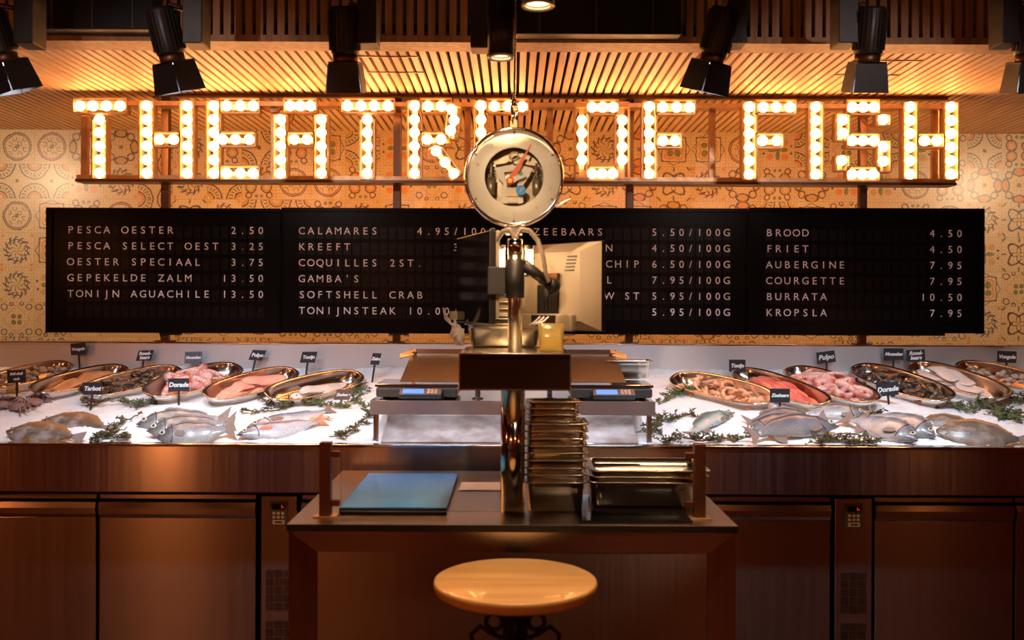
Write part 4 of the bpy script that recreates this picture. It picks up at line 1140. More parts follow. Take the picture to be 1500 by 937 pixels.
BW = [
 ('L1', (-34, 566), (104, 531), 'oval steel pan of clams at the far left edge, farthest left'),
 ('L2', (46, 572), (186, 536), 'oval steel pan of orange fillets, second from the left'),
 ('L3', (118, 575), (264, 538), 'oval steel pan of mussels, third from the left'),
 ('L4', (214, 577), (350, 534), 'oval steel pan of red octopus behind the left Dorade card'),
 ('L5', (300, 580), (434, 541), 'oval steel pan of pink salmon left of the Tonijn card'),
 ('L6', (390, 580), (530, 547), 'almost empty oval steel pan nearest the scales on the left'),
 ('R1', (1134, 585), (984, 550), 'oval steel pan of orange shrimps nearest the scales on the right'),
 ('R2', (1212, 590), (1076, 540), 'oval steel pan of red tuna behind the Zeebaars card on the right'),
 ('R3', (1282, 587), (1156, 537), 'oval steel pan of octopus behind the right Dorade card'),
 ('R4', (1394, 584), (1251, 534), 'oval steel pan of mussels right of the octopus'),
 ('R5', (1478, 580), (1331, 531), 'oval steel pan of white fish fillets, second from the right edge'),
 ('R6', (1560, 572), (1400, 531), 'oval steel pan of clams at the right edge'),
]
BM = {}
for key, n_, f_, lab in BW: BM[key] = bowl(n_, f_, lab, W=.235 if key in ('R3', 'R4', 'R5', 'L4') else .205)

# shells --------------------------------------------------------------
MUSS = mat('mussel_shell', (.016, .018, .028), .18, noise=(.15, .10, .07), nscale=26, coat=.6)
MUSO = mat('mussel_flesh', (.72, .34, .10), .35, noise=(.60, .26, .08), nscale=60, coat=.5)
CLAM = mat('clam_shell', (.66, .58, .50), .4, noise=(.40, .33, .28), nscale=45, coat=.3)
def shell_half(mb, L, W, H, up, gap):
    rings = []
    for i in range(8):
        t = i / 7; wd = W / 2 * math.sin(math.pi * min(1, t * .92 + .04)) ** .7 * (.65 + .5 * t); hh = H * math.sin(math.pi * (t * .9 + .05)) ** .8
        x_ = -L/2 + L * t; z0 = gap * t
        rings.append([Vector((x_, wd * math.cos(a), up * (z0 + hh * math.sin(a)))) for a in [math.pi * k / 8 for k in range(9)]])
    mb.rings(rings, (False, False), True, closed=True)
def mussel():
    root = empty('mussel'); mb = MB(); shell_half(mb, .058, .030, .011, 1, .004); mb.build('upper_shell', MUSS, root)
    mb = MB(); shell_half(mb, .058, .030, .011, -1, .004); mb.build('lower_shell', MUSS, root)
    mb = MB(); mb.ball((.012, 0, 0), (.022, .0125, .0045), 12, 6); mb.build('flesh', MUSO, root); return root
def clam():
    root = empty('clam')
    for sgn, nm in ((1, 'upper_shell'), (-1, 'lower_shell')):
        mb = MB(); shell_half(mb, .036, .038, .010, sgn, .0015); mb.build(nm, CLAM, root)
    return root
def pour(proto, key, n, label, group, layer=.02, R0=.019, seed=1, first=None):
    M, a, b, dp = BM[key]; rnd = random.Random(seed); placed = []
    tries = 0
    while len(placed) < n and tries < 6000:
        tries += 1
        x, y = rnd.uniform(-a, a) * .93, rnd.uniform(-b, b) * .93
        zl = -dp + .020 + (0 if len(placed) < n * .45 else layer)
        sc_ = .80 if zl < -dp + .02 else .9
        if (abs(x / (a * sc_)) ** 2.5 + abs(y / (b * sc_)) ** 2.5) > 1: continue
        if any((x - q[0]) ** 2 + (y - q[1]) ** 2 < R0 ** 2 and abs(zl - q[2]) < .012 for q in placed): continue
        placed.append((x, y, zl))
    for i, (x, y, z) in enumerate(placed):
        o = first if (first is not None and i == 0) else copy_tree(proto)
        E = Matrix.Rotation(rnd.uniform(0, 6.28), 4, 'Z') @ Matrix.Rotation(rnd.uniform(-.5, .5), 4, 'Y') @ Matrix.Rotation(rnd.choice((0, 3.14)) + rnd.uniform(-.5, .5), 4, 'X')
        o.matrix_world = M @ Matrix.Translation((x, y, z + rnd.uniform(-.002, .004))) @ E
        tag(o, label, proto.get('category') or 'shell', group)
mu = mussel(); mu['category'] = 'mussel'
pour(mu, 'L3', 52, 'black mussel in the oval steel pan third from the left', 'mussels in the left pan', seed=3, first=mu)
pour(mu, 'R4', 66, 'black mussel in the oval steel pan right of the octopus', 'mussels in the right pan', seed=4)
cl = clam(); cl['category'] = 'clam'
pour(cl, 'L1', 44, 'pale clam in the oval steel pan at the far left edge', 'clams in the left pan', seed=5, first=cl, R0=.024)
pour(cl, 'R6', 42, 'pale clam in the oval steel pan at the right edge', 'clams in the right pan', seed=6, R0=.024)

# fillets ------------------------------------------------------------
SALM = mat('salmon_flesh', (.78, .30, .20), .3, noise=(.86, .46, .36), nscale=14, stretch=(1, 6, 1), coat=.4, bump=.4, bscale=40, sss=.1)
TUNA = mat('tuna_flesh', (.62, .07, .05), .28, noise=(.80, .28, .22), nscale=12, stretch=(1, 5, 1), coat=.5, bump=.3, sss=.1)
WHTF = mat('white_fish_flesh', (.80, .66, .60), .3, noise=(.82, .76, .74), nscale=14, stretch=(1, 5, 1), coat=.4, bump=.4, sss=.1)
ORNF = mat('cured_orange_flesh', (.62, .26, .10), .35, noise=(.74, .40, .20), nscale=16, stretch=(1, 5, 1), coat=.4, bump=.5)
def fillet(M, x, y, z, L, W, T, rz, m, label, group, cat='fillet', name='fish_fillet', seed=0):
    rnd = random.Random(seed); mb = MB(); rings = []
    for i in range(15):
        t = i / 14; wd = W / 2 * max(.08, math.sin(math.pi * (t * .88 + .08)) ** .6) * rnd.uniform(.93, 1.05); h = T * (.35 + .65 * math.sin(math.pi * t) ** .6)
        xx = -L/2 + L * t; yo = .012 * math.sin(t * 3 + seed)
        rings.append([Vector((xx, yo + wd * math.copysign(abs(math.cos(a)) ** .8, math.cos(a)), h * math.sin(a) * (.5 if math.sin(a) > 0 else .3) + .006 * math.sin(t * 7 + seed))) for a in [2 * math.pi * k / 14 for k in range(14)]])
    mb.rings(rings); o = mb.build(name, m)
    o.matrix_world = M @ Matrix.Translation((x, y, z)) @ Matrix.Rotation(R(rz), 4, 'Z') @ Matrix.Rotation(R(4 * math.sin(seed * 3)), 4, 'X')
    tag(o, label, cat, group); return o
def pile(key, m, n, L, W, T, what, grp, seed, zup=.0, cat='fillet', name='fish_fillet'):
    M, a, b, dp = BM[key]; rnd = random.Random(seed)
    od = ['lowest', 'second from below', 'third from below', 'fourth from below', 'fifth from below', 'sixth from below', 'topmost']
    for i in range(n):
        w_ = 'topmost' if i == n - 1 else od[i]
        fillet(M, (-a * .42 + a * .84 * ((i * 2) % n) / max(1, n - 1)), rnd.uniform(-.25, .25) * b, -dp + .014 + zup + .009 * i, L * rnd.uniform(.85, 1.1), W, T, rnd.uniform(-14, 14), m,
               '%s, %s of the heap' % (what, w_), grp, cat, name, seed + i)
pile('L5', SALM, 6, .24, .095, .026, 'pink salmon fillet left of the Tonijn card', 'salmon fillets in the left pan', 21)
pile('R2', TUNA, 6, .22, .095, .026, 'red tuna piece behind the right Zeebaars card', 'tuna pieces in the right pan', 31, cat='tuna piece', name='tuna_piece')
pile('R5', WHTF, 7, .20, .085, .022, 'white fillet in the second pan from right edge', 'white fillets in the right pan', 41)
pile('L2', ORNF, 5, .22, .09, .020, 'orange fillet in the second pan from left edge', 'orange fillets in the left pan', 51)
pile('L6', WHTF, 3, .17, .07, .016, 'small pale fillet in the almost empty pan', 'pale fillets in the left pan', 61)
# shrimps
SHR = mat('orange_shrimp', (.84, .34, .12), .3, noise=(.86, .58, .42), nscale=60, coat=.5, bump=.3)
def shrimp():
    root = empty('shrimp'); pts = []; rr = []
    for i in range(14):
        t = i / 13; a = -.3 + t * 3.3; q = .030
        pts.append((q * math.cos(a) * 1.25, q * math.sin(a), .003 * math.sin(t * 6))); rr.append(.0028 + .0075 * math.sin(math.pi * min(1, t * .8 + .2)) ** .8 * (1 + .08 * (i % 2)))
    mb = MB(); mb.tube(pts, rr, 10); mb.build('body', SHR, root)
    e = Vector(pts[0]); mb = MB()
    for s in (-1, 0, 1): mb.ball(e + Vector((.004 * s, -.010, 0)), (.004, .011, .0014), 8, 5, Matrix.Rotation(R(-22 * s), 3, 'Z'))
    mb.build('tail_fan', SHR, root)
    h = Vector(pts[-1]); mb = MB()
    for s in (-1, 1): mb.tube([h, h + Vector((-.02, .006 * s, .006)), h + Vector((-.035, -.012 + .012 * s, .004))], .0007, 4)
    mb.build('antennae', SHR, root); return root
sh = shrimp(); sh['category'] = 'shrimp'
pour(sh, 'R1', 30, 'orange shrimp in the oval steel pan nearest the scales on the right', 'shrimps in the right pan', seed=8, R0=.034, first=sh, layer=.016)

# octopus --------------------------------------------------------------
OCT = mat('octopus_skin', (.50, .07, .05), .3, noise=(.86, .60, .55), nscale=26, coat=.6, bump=.8, bscale=90)
OCTS = mat('octopus_sucker', (.86, .68, .64), .35, noise=(.80, .58, .54), nscale=80, coat=.4)
def octopus(key, label, seed):
    M, a, b, dp = BM[key]; rnd = random.Random(seed); root = empty('octopus', M=M)
    mb = MB(); mb.ball((a * .25, b * .1, -.008), (.052, .040, .030), 20, 12)
    mb.ball((a * .0, 0, -.012), (.036, .036, .024), 16, 8); mb.build('head', OCT, root)
    for k in range(8):
        ang = rnd.uniform(-.4, .4) + k * .8; pts = []; rr = []
        x0, y0 = -a * .10, 0; cur = Vector((x0, y0, -.018 + .003 * (k % 4))); d = ang; sg = rnd.choice((-1, 1)); n = 30
        for i in range(n):
            t = i / (n - 1); pts.append(cur.copy()); rr.append(.0205 * (1 - t) ** .7 + .003)
            d += sg * (.05 + .28 * t * t)
            nx = cur + Vector((math.cos(d), math.sin(d), 0)) * .0135
            lim = (abs(nx.x / (a * .95)) ** 2.4 + abs(nx.y / (b * .95)) ** 2.4)
            if lim > 1:
                d += sg * .9; nx = cur + Vector((math.cos(d), math.sin(d), 0)) * .010
                if (abs(nx.x / a) ** 2.4 + abs(nx.y / b) ** 2.4) > 1.02: nx = cur * .93 + Vector((0, 0, cur.z * .07))
            nx.z = -.006 + .012 * math.sin(t * 5 + k * 2) + .006 * (k % 3); cur = nx
        mb = MB(); mb.tube(pts, rr, 12); tn = mb.build('tentacle', OCT, root)
        mb = MB()
        for i in range(2, n - 3):
            p = pts[i]; q = (pts[i+1] - pts[i-1]).normalized(); sd = Vector((-q.y, q.x, 0)) * sg
            for e in (.55, .95):
                c = p + (sd * math.cos(e) + Vector((0, 0, math.sin(e)))) * rr[i] * .98
                mb.lathe([(rr[i] * .26, -.001), (rr[i] * .28, .0012), (rr[i] * .14, .0006)], c, (sd * math.cos(e) + Vector((0, 0, math.sin(e)))).to_track_quat('Z', 'Y').to_matrix(), 8)
        mb.build('suckers', OCTS, tn)
    tag(root, label, 'octopus')
octopus('L4', 'raw red octopus coiled in the oval pan behind the left Dorade card', 5)
octopus('R3', 'raw pink octopus coiled in the oval pan behind the right Dorade card', 9)

# whole fish -------------------------------------------------------------
def skin(name, stops, headcol, scale=70, rough=.32, namt=.07, coat=.35, headto=.30, blotch=None, bump=.6):
    m = ramp_mat(name, stops, 1, rough, 26, namt, coat=coat, bump=.25); nt = m.node_tree; b = nt.nodes['Principled BSDF']; N = nt.nodes.new; L = nt.links.new
    src = b.inputs['Base Color'].links[0].from_socket; tc = [n for n in nt.nodes if n.type == 'TEX_COORD'][0]; sp = [n for n in nt.nodes if n.type == 'SEPXYZ'][0]
    nz = [n for n in nt.nodes if n.type == 'TEX_NOISE'][0]
    hr = N('ShaderNodeMapRange'); L(sp.outputs[0], hr.inputs[0]); hr.inputs[1].default_value = headto; hr.inputs[2].default_value = headto * .65
    mm = N('ShaderNodeMath'); mm.operation = 'MULTIPLY'; L(hr.outputs[0], mm.inputs[0]); mm.inputs[1].default_value = .75
    mx = N('ShaderNodeMixRGB'); L(mm.outputs[0], mx.inputs[0]); L(src, mx.inputs[1]); mx.inputs[2].default_value = (*headcol, 1)
    vo = N('ShaderNodeTexVoronoi'); vo.inputs['Scale'].default_value = scale; vo.feature = 'DISTANCE_TO_EDGE'; L(tc.outputs['Object'], vo.inputs['Vector'])
    vr = N('ShaderNodeMapRange'); L(vo.outputs['Distance'], vr.inputs[0]); vr.inputs[2].default_value = .12; vr.inputs[3].default_value = .45; vr.inputs[4].default_value = 1.05
    mu = N('ShaderNodeMixRGB'); mu.blend_type = 'MULTIPLY'; mu.inputs[0].default_value = .8; L(mx.outputs[0], mu.inputs[1]); L(vr.outputs[0], mu.inputs[2]); out = mu.outputs[0]
    n3 = N('ShaderNodeTexNoise'); n3.inputs['Scale'].default_value = 17; n3.inputs['Detail'].default_value = 5; L(tc.outputs['Object'], n3.inputs['Vector'])
    r3 = N('ShaderNodeMapRange'); L(n3.outputs[0], r3.inputs[0]); r3.inputs[1].default_value = .5; r3.inputs[2].default_value = .68
    m3 = N('ShaderNodeMixRGB'); L(r3.outputs[0], m3.inputs[0]); L(out, m3.inputs[1]); m3.inputs[2].default_value = (*(blotch or stops[len(stops)//2][1]), 1)
    L(m3.outputs[0], b.inputs['Base Color'])
    return m
DOR = skin('dorade_skin', [(0, (.62, .60, .58)), (.40, (.46, .46, .50)), (.66, (.22, .24, .28)), (1, (.03, .04, .06))], (.10, .09, .09), 95, blotch=(.42, .38, .34))
BASS = skin('sea_bass_skin', [(0, (.46, .38, .32)), (.36, (.28, .26, .26)), (.64, (.11, .13, .17)), (1, (.02, .03, .05))], (.09, .08, .09), 110, blotch=(.22, .22, .25))
MACK = skin('mackerel_skin', [(0, (.66, .68, .68)), (.5, (.34, .46, .46)), (.72, (.08, .17, .18)), (1, (.16, .13, .05))], (.10, .09, .10), 110, headto=.22, blotch=(.12, .22, .22))
PALE = skin('pale_fish_skin', [(0, (.72, .74, .78)), (.5, (.50, .54, .62)), (.8, (.20, .24, .32)), (1, (.06, .08, .12))], (.14, .12, .13), 100, blotch=(.55, .57, .62))
FLAT = skin('flatfish_skin', [(0, (.42, .17, .04)), (.2, (.26, .12, .05)), (.5, (.15, .10, .07)), (.8, (.26, .12, .05)), (1, (.42, .17, .04))], (.20, .11, .06), 90, .45, .12, coat=.12, blotch=(.40, .33, .30), bump=1)
TURB = skin('turbot_skin', [(0, (.36, .16, .10)), (.3, (.19, .13, .085)), (.7, (.16, .11, .075)), (1, (.10, .06, .035))], (.15, .10, .07), 90, .48, .14, coat=.1, blotch=(.34, .27, .22), bump=1)
FRINGE = mat('flatfish_fringe', (.46, .19, .05), .45, noise=(.34, .14, .05), nscale=60, stretch=(1, 8, 1), coat=.2, bump=.5)
FINM = mat('fish_fin', (.20, .14, .11), .45, noise=(.32, .24, .20), nscale=60, stretch=(1, 8, 1), coat=.2, bump=.5)
REDFIN = mat('red_fin', (.55, .17, .10), .4, noise=(.6, .28, .2), nscale=60, coat=.2)
GILL = mat('gill_edge', (.14, .05, .05), .35, noise=(.10, .04, .04), coat=.3)
def interp(tab, t):
    for (a, va), (b_, vb) in zip(tab, tab[1:]):
        if t <= b_:
            k = (t - a) / (b_ - a); k = k * k * (3 - 2 * k); return va + (vb - va) * k
    return tab[-1][1]
def fish(head, tail, Hgt, m, label, group=None, lean=26, flip=False, lift=.012, prof='round', thick=.42, fin=FINM, name='whole_fish', cat='fish', bend=.02, spine=0, dz=0):
    """head/tail pixels on the ice; local X runs head->tail, Y to the back, Z out of the ice"""
    N_, F_ = hit(*head, lift), hit(*tail, lift)
    M = frame(N_, F_, lean, flip); L = (F_ - N_).length; M.translation = N_ + Vector((0, 0, dz))
    root = empty(name, M=M)
    tabs = {'round': ([(0, .02), (.06, .30), (.18, .78), (.36, 1.0), (.6, .78), (.82, .28), (.88, .20)], [(0, .02), (.06, .22), (.2, .72), (.4, 1.0), (.62, .70), (.82, .24), (.88, .17)]),
            'slim': ([(0, .05), (.07, .42), (.2, .82), (.4, 1.0), (.65, .80), (.84, .34), (.9, .26)], [(0, .05), (.07, .32), (.2, .80), (.42, 1.0), (.66, .72), (.84, .28), (.9, .22)])}
    up, dn = tabs['round' if prof == 'round' else 'slim']; end = up[-1][0]
    mb = MB(); rings = []; n = 26; hh = Hgt / 2
    for i in range(n):
        t = end * (i / (n - 1)) ** 1.25 if i else 0
        u_, d_ = hh * interp(up, t), hh * interp(dn, t); th = Hgt * thick / 2 * interp([(0, .03), (.08, .5), (.22, .95), (.4, 1), (.65, .62), (end, .14)], t)
        yb_ = bend * math.sin(math.pi * t)
        rings.append([Vector((L * t, yb_ + (u_ if math.sin(a) > 0 else d_) * math.sin(a), th * (math.cos(a)))) for a in [2 * math.pi * k / 20 for k in range(20)]])
    mb.rings(rings); mb.build('body', m, root)
    yb_ = bend * math.sin(math.pi * end)
    mb = MB(); q = [(L * (end - .01), yb_ - hh * .17), (L * .93, yb_ - hh * .42), (L * 1.01, yb_ - hh * .80), (L * .975, yb_ - hh * .1), (L * .972, yb_ + hh * .1), (L * 1.01, yb_ + hh * .84), (L * .93, yb_ + hh * .45), (L * (end - .01), yb_ + hh * .19)]
    mb.prism(q, .003, c=(0, 0, -.0015)); mb.build('tail_fin', fin, root)
    mb = MB(); top = [(L * t, bend * math.sin(math.pi * t) + hh * interp(up, t)) for t in [.28 + .045 * k for k in range(11)]]
    q = [(x, y - .004) for x, y in top] + [(x + .008, y + hh * .20 * (1.1 - k / 12) * (1 if k % 2 else .82)) for k, (x, y) in reversed(list(enumerate(top)))]
    mb.prism(q, .0024, c=(0, 0, -.0012)); mb.build('dorsal_fin', fin, root)
    mb = MB(); q = [(L * .62, -hh * interp(dn, .62) * .97 + bend * .9), (L * .66, -hh * interp(dn, .62) * 1.25), (L * .74, -hh * interp(dn, .74) * 1.2), (L * .76, -hh * interp(dn, .76) * .9 + bend * .6)]
    mb.prism(q, .0024, c=(0, 0, -.0012)); mb.build('anal_fin', fin, root)
    zt = Hgt * thick / 2
    s_ = 1 if not flip else -1
    Zs = 1
    mb = MB(); pf = [(0, 0), (.25, .16), (.8, .12), (1, -.10), (.75, -.24), (.2, -.12)]
    mb.prism([(L * .235 + x * L * .15, -hh * .18 + y * hh * 1.2) for x, y in pf], .0022, c=(0, 0, zt * .93)); mb.build('pectoral_fin', fin, root)
    ex, ey = L * .088, hh * .16 + bend * .25; er = min(Hgt * .075, .0095); ez = zt * .50
    mb = MB(); mb.lathe([(er * 1.35, -.008), (er * 1.35, .0035), (er, .0055), (0, .006)], (ex, ey, ez), n=20); e = mb.build('eye', EYEW, root)
    mb = MB(); mb.ball((ex, ey, ez + .0052), (er * .62, er * .62, .003), 12, 6); mb.build('pupil', EYEB, e)
    # gill cover edge and mouth
    mb = MB(); pts = [(L * .20 + L * .022 * math.cos(a), bend * .5 + hh * .62 * math.sin(a), zt * (.80 + .12 * math.cos(a))) for a in [R(-80 + 16 * k) for k in range(11)]]
    mb.tube(pts, .0022, 6); mb.build('gill_cover', GILL, root)
    mb = MB(); mb.tube([(L * .004, -hh * .03, .003), (L * .03, -hh * .13, zt * .30), (L * .055, -hh * .24, zt * .42)], .0020, 6); mb.build('mouth', GILL, root)
    tag(root, label, cat, group); return root
def flatfish(head, tail, Wd, m, label, group=None, lean=24, lift=.010, flip=False):
    N_, F_ = hit(*head, lift), hit(*tail, lift); M = frame(N_, F_, lean, flip); L = (F_ - N_).length; root = empty('flatfish', M=M)
    tab = [(0, .10), (.06, .42), (.2, .82), (.42, 1.0), (.62, .82), (.8, .30), (.86, .16)]; end = .86; n = 26; mb = MB(); rings = []
    for i in range(n):
        t = end * (i / (n - 1)); wd = Wd / 2 * .82 * interp(tab, t); th = .020 * interp([(0, .25), (.15, .8), (.35, 1), (.7, .6), (end, .25)], t)
        rings.append([Vector((L * t, wd * math.cos(a), th * math.sin(a) * (1 if math.sin(a) > 0 else .4) + (.004 * math.exp(-(math.cos(a) * 6) ** 2)))) for a in [2 * math.pi * k / 24 for k in range(24)]])
    mb.rings(rings); mb.build('body', m, root)
    for s in (-1, 1):
        mb = MB(); inn = [(L * t, s * Wd / 2 * .80 * interp(tab, t)) for t in [.08 + .038 * k for k in range(20)]]
        out = [(x + .004, y + s * Wd * .5 * .20 * math.sin(math.pi * (k + 1) / 21) ** .5 * (1 if k % 2 else .86)) for k, (x, y) in enumerate(inn)]
        mb.prism(inn + out[::-1], .003, c=(0, 0, -.002)); mb.build('fringe_fin', FRINGE, root)
    mb = MB(); mb.prism([(L * .85, -Wd * .06), (L * .93, -Wd * .14), (L, -Wd * .20), (L * 1.01, 0), (L, Wd * .20), (L * .93, Wd * .14), (L * .85, Wd * .06)], .003, c=(0, 0, -.0015)); mb.build('tail_fin', FINM, root)
    for (x_, y_) in ((.075, .05), (.10, -.09)):
        mb = MB(); mb.ball((L * x_, Wd * y_, .016), (.0065, .0065, .005), 12, 6); e = mb.build('eye', EYEW, root)
        mb = MB(); mb.ball((L * x_, Wd * y_, .0195), (.0036, .0036, .002), 10, 5); mb.build('pupil', EYEB, e)
    mb = MB(); mb.tube([(L * .24 + L * .03 * math.cos(a), Wd * .26 * math.sin(a), .0195 - .009 * abs(math.sin(a))) for a in [R(-75 + 15 * k) for k in range(11)]], .0022, 6); mb.build('gill_cover', GILL, root)
    mb = MB(); mb.prism([(L * .27, Wd * .02), (L * .34, Wd * .10), (L * .42, Wd * .08), (L * .40, -.0), (L * .30, -Wd * .03)], .002, c=(0, 0, .0225)); mb.build('pectoral_fin', FINM, root)
    tag(root, label, 'flatfish', group); return root
# left half
flatfish((62, 616), (168, 627), .150, FLAT, 'brown flatfish lying behind another on the ice, under the Tarbot card', lean=30)
flatfish((10, 632), (122, 640), .150, FLAT, 'brown flatfish at the ice front near the left edge', lean=30, lift=.022)
fish((199, 621), (338, 610), .155, DOR, 'silver sea bream farthest back of three below the left Dorade card', 'left sea breams', bend=-.015, lean=34)
fish((214, 631), (346, 617), .150, DOR, 'silver sea bream in the middle of three below the left Dorade card', 'left sea breams', lean=34, lift=.030, bend=-.015)
fish((228, 641), (345, 626), .150, DOR, 'silver sea bream foremost of three below the left Dorade card', 'left sea breams', lean=34, lift=.036, bend=-.015)
fish((361, 626), (488, 598), .105, PALE, 'long pale fish farther back of two left of the glass screen', 'pale fish', prof='slim', lean=30, bend=-.02)
fish((346, 637), (476, 613), .105, PALE, 'long pale fish nearer of two left of the glass screen', 'pale fish', prof='slim', lean=30, lift=.022, bend=-.02, fin=REDFIN)
# right half
fish((1075, 604), (1012, 640), .085, MACK, 'small mackerel alone on the ice right of the seaweed', prof='slim', flip=True, bend=.03, lean=30)
fish((1193, 612), (1092, 620), .105, BASS, 'dark blue sea bass farthest back of three under the Zeebaars card', 'sea basses', prof='slim', flip=True, lean=32)
fish((1089, 634), (1215, 612), .110, BASS, 'sea bass with its head to the left and reddish mouth', 'sea basses', prof='slim', lean=32, lift=.024)
fish((1229, 624), (1098, 640), .125, BASS, 'foremost sea bass with its head to the right under the Zeebaars card', 'sea basses', prof='slim', flip=True, lean=34, lift=.034, bend=.03)
fish((1271, 606), (1160, 612), .10, DOR, 'pale sea bream tucked behind the others under the right Dorade card', 'right sea breams', flip=True, lean=30)
fish((1371, 640), (1262, 606), .150, DOR, 'silver sea bream with the rightmost head of three', 'right sea breams', flip=True, lean=34, lift=.014, bend=.02)
fish((1345, 646), (1232, 612), .155, DOR, 'foremost silver sea bream left of the brown turbot', 'right sea breams', flip=True, lean=34, lift=.028, bend=.02)
flatfish((1349, 618), (1440, 622), .13, TURB, 'brown turbot half hidden behind the big one at right', lean=26)
flatfish((1371, 631), (1512, 645), .190, TURB, 'large brown turbot at the right front of the ice', lean=30, lift=.022)

# crabs ------------------------------------------------------------------
CRAB = mat('soft_shell_crab', (.34, .17, .12), .4, noise=(.26, .22, .24), nscale=40, coat=.4, bump=.8, bscale=120)
def crab(px, py, rz, label, s=1.0):
    c = hit(px, py, .008); root = empty('soft_shell_crab', c); root.rotation_euler = (R(14), 0, R(rz))
    mb = MB(); mb.ball((0, 0, .012 * s), (.048 * s, .033 * s, .016 * s), 20, 10)
    for k in range(-3, 4): mb.ball((k * .012 * s, .030 * s * math.cos(k * .35), .012 * s), .005 * s, 8, 5)
    mb.build('shell', CRAB, root)
    for sg in (-1, 1):
        for k in range(4):
            y = (-.02 + .013 * k) * s; mb = MB()
            mb.tube([(sg * .040 * s, y, .010 * s), (sg * .062 * s, y * 1.5, .022 * s), (sg * .080 * s, y * 2.1, .008 * s), (sg * .090 * s, y * 2.6, .001)], [.005 * s, .0045 * s, .0035 * s, .0015 * s], 7); mb.build('leg', CRAB, root)
        mb = MB(); mb.tube([(sg * .034 * s, .024 * s, .012 * s), (sg * .052 * s, .044 * s, .018 * s), (sg * .036 * s, .060 * s, .014 * s)], [.006 * s, .007 * s, .010 * s], 8)
        mb.tube([(sg * .036 * s, .060 * s, .014 * s), (sg * .022 * s, .072 * s, .014 * s), (sg * .012 * s, .070 * s, .012 * s)], [.009 * s, .005 * s, .001 * s], 7)
        mb.tube([(sg * .036 * s, .060 * s, .014 * s), (sg * .024 * s, .060 * s, .010 * s), (sg * .014 * s, .062 * s, .008 * s)], [.006 * s, .003 * s, .001 * s], 6)
        mb.build('claw', CRAB, root)
        mb = MB(); mb.tube([(sg * .012 * s, .030 * s, .018 * s), (sg * .013 * s, .036 * s, .024 * s)], .0018 * s, 6); mb.ball((sg * .013 * s, .037 * s, .025 * s), .003 * s, 8, 5); mb.build('eye_stalk', EYEB, root)
    tag(root, label, 'crab', 'soft shell crabs')
crab(3, 596, 20, 'reddish brown soft shell crab leftmost, cut by the left edge')
crab(27, 599, -30, 'reddish brown soft shell crab second from the left edge')
crab(48, 592, 60, 'reddish brown soft shell crab rightmost of the heap under its card')
crab(12, 588, 170, 'reddish brown soft shell crab at the back of the heap', .9)
# small red scampi right of the pale fish
root = None
cs = hit(470, 618, .006)
o = copy_tree(sh); o.matrix_world = Matrix.Translation(cs + Vector((0, 0, .012))) @ Matrix.Rotation(1.2, 4, 'Z') @ Matrix.Scale(1.25, 4)
tag(o, 'orange shrimp alone on the ice beside the tails of the pale fish', 'shrimp')
if 'group' in o: del o['group']

# seaweed ------------------------------------------------------------------
def seaweed(pts, label, m=WEED, branches=26, seed=1, width=12, leaf=.010):
    """pts: pixels of the main strand on the ice"""
    rnd = random.Random(seed); mb = MB(); main = []
    for (a, b_) in zip(pts, pts[1:]):
        for q in range(8): main.append((a[0] + (b_[0] - a[0]) * q / 8 + rnd.uniform(-1.5, 1.5), a[1] + (b_[1] - a[1]) * q / 8 + rnd.uniform(-1, 1)))
    main.append(pts[-1])
    W3 = [hit(px, py, .008 + .006 * rnd.random()) for px, py in main]
    org = W3[0].copy()
    mb.tube([p - org for p in W3], .0032, 6)
    def blade(p, d, L, W_):
        M = Vector(d).normalized().to_track_quat('X', 'Z').to_matrix()
        mb.ball(p + Vector(d).normalized() * L * .5, (L * .55, W_, .0022), 8, 5, M)
    for k in range(branches):
        i = rnd.randrange(len(W3)); p = W3[i] - org; an = rnd.uniform(0, 6.28); L = rnd.uniform(.4, 1) * width * .0030
        q = [p]; d = Vector((math.cos(an), math.sin(an) * .9, rnd.uniform(.1, .9)))
        for j in range(4):
            d = d + Vector((rnd.uniform(-.5, .5), rnd.uniform(-.5, .5), rnd.uniform(-.45, .15))); nq = q[-1] + d.normalized() * L * .45
            w_ = nq + org; zs_ = ice_surf(w_.x, min(w_.y, 4.98)) + .004 - org.z; nq.z = max(nq.z, zs_); q.append(nq)
        mb.tube(q, [.0024, .002, .0018, .0014, .001], 5)
        for j in range(1, 5):
            for s in range(2):
                dd = Vector((rnd.uniform(-1, 1), rnd.uniform(-1, 1), rnd.uniform(-.1, .8))); blade(q[j], dd, leaf * rnd.uniform(.8, 1.9), leaf * rnd.uniform(.25, .45))
    o = mb.build('seaweed_sprig', m); o.location = org
    tag(o, label, 'seaweed', 'seaweed sprigs laid on the ice')
seaweed([(132, 643), (150, 636), (168, 640), (192, 640)], 'dark seaweed sprig at the ice front right of the brown flatfish', seed=1, branches=34)
seaweed([(160, 632), (180, 618), (202, 608)], 'thin seaweed strand running up towards the sea bream heads', seed=2, branches=8)
seaweed([(184, 588), (200, 596), (216, 590)], 'small green seaweed tuft left of the left Dorade card', WEEDG, seed=3, branches=26, width=13)
seaweed([(118, 586), (135, 594), (150, 588)], 'thin dark seaweed wisp under the Tarbot card', seed=4, branches=6, leaf=.006)
seaweed([(352, 599), (372, 603), (400, 601), (420, 597)], 'thin seaweed strand left of the pale fish tails', seed=5, branches=9)
seaweed([(410, 596), (440, 590), (470, 592), (505, 596)], 'long green seaweed strand along the almost empty pan', WEEDG, seed=6, branches=34, width=10)
seaweed([(380, 580), (396, 592), (430, 585), (470, 578)], 'dark seaweed fringe under the rim of the almost empty pan', seed=7, branches=22, width=8)
seaweed([(524, 560), (530, 575), (520, 585), (536, 597)], 'olive seaweed tuft left of the left scale', WEEDG, seed=8, branches=26)
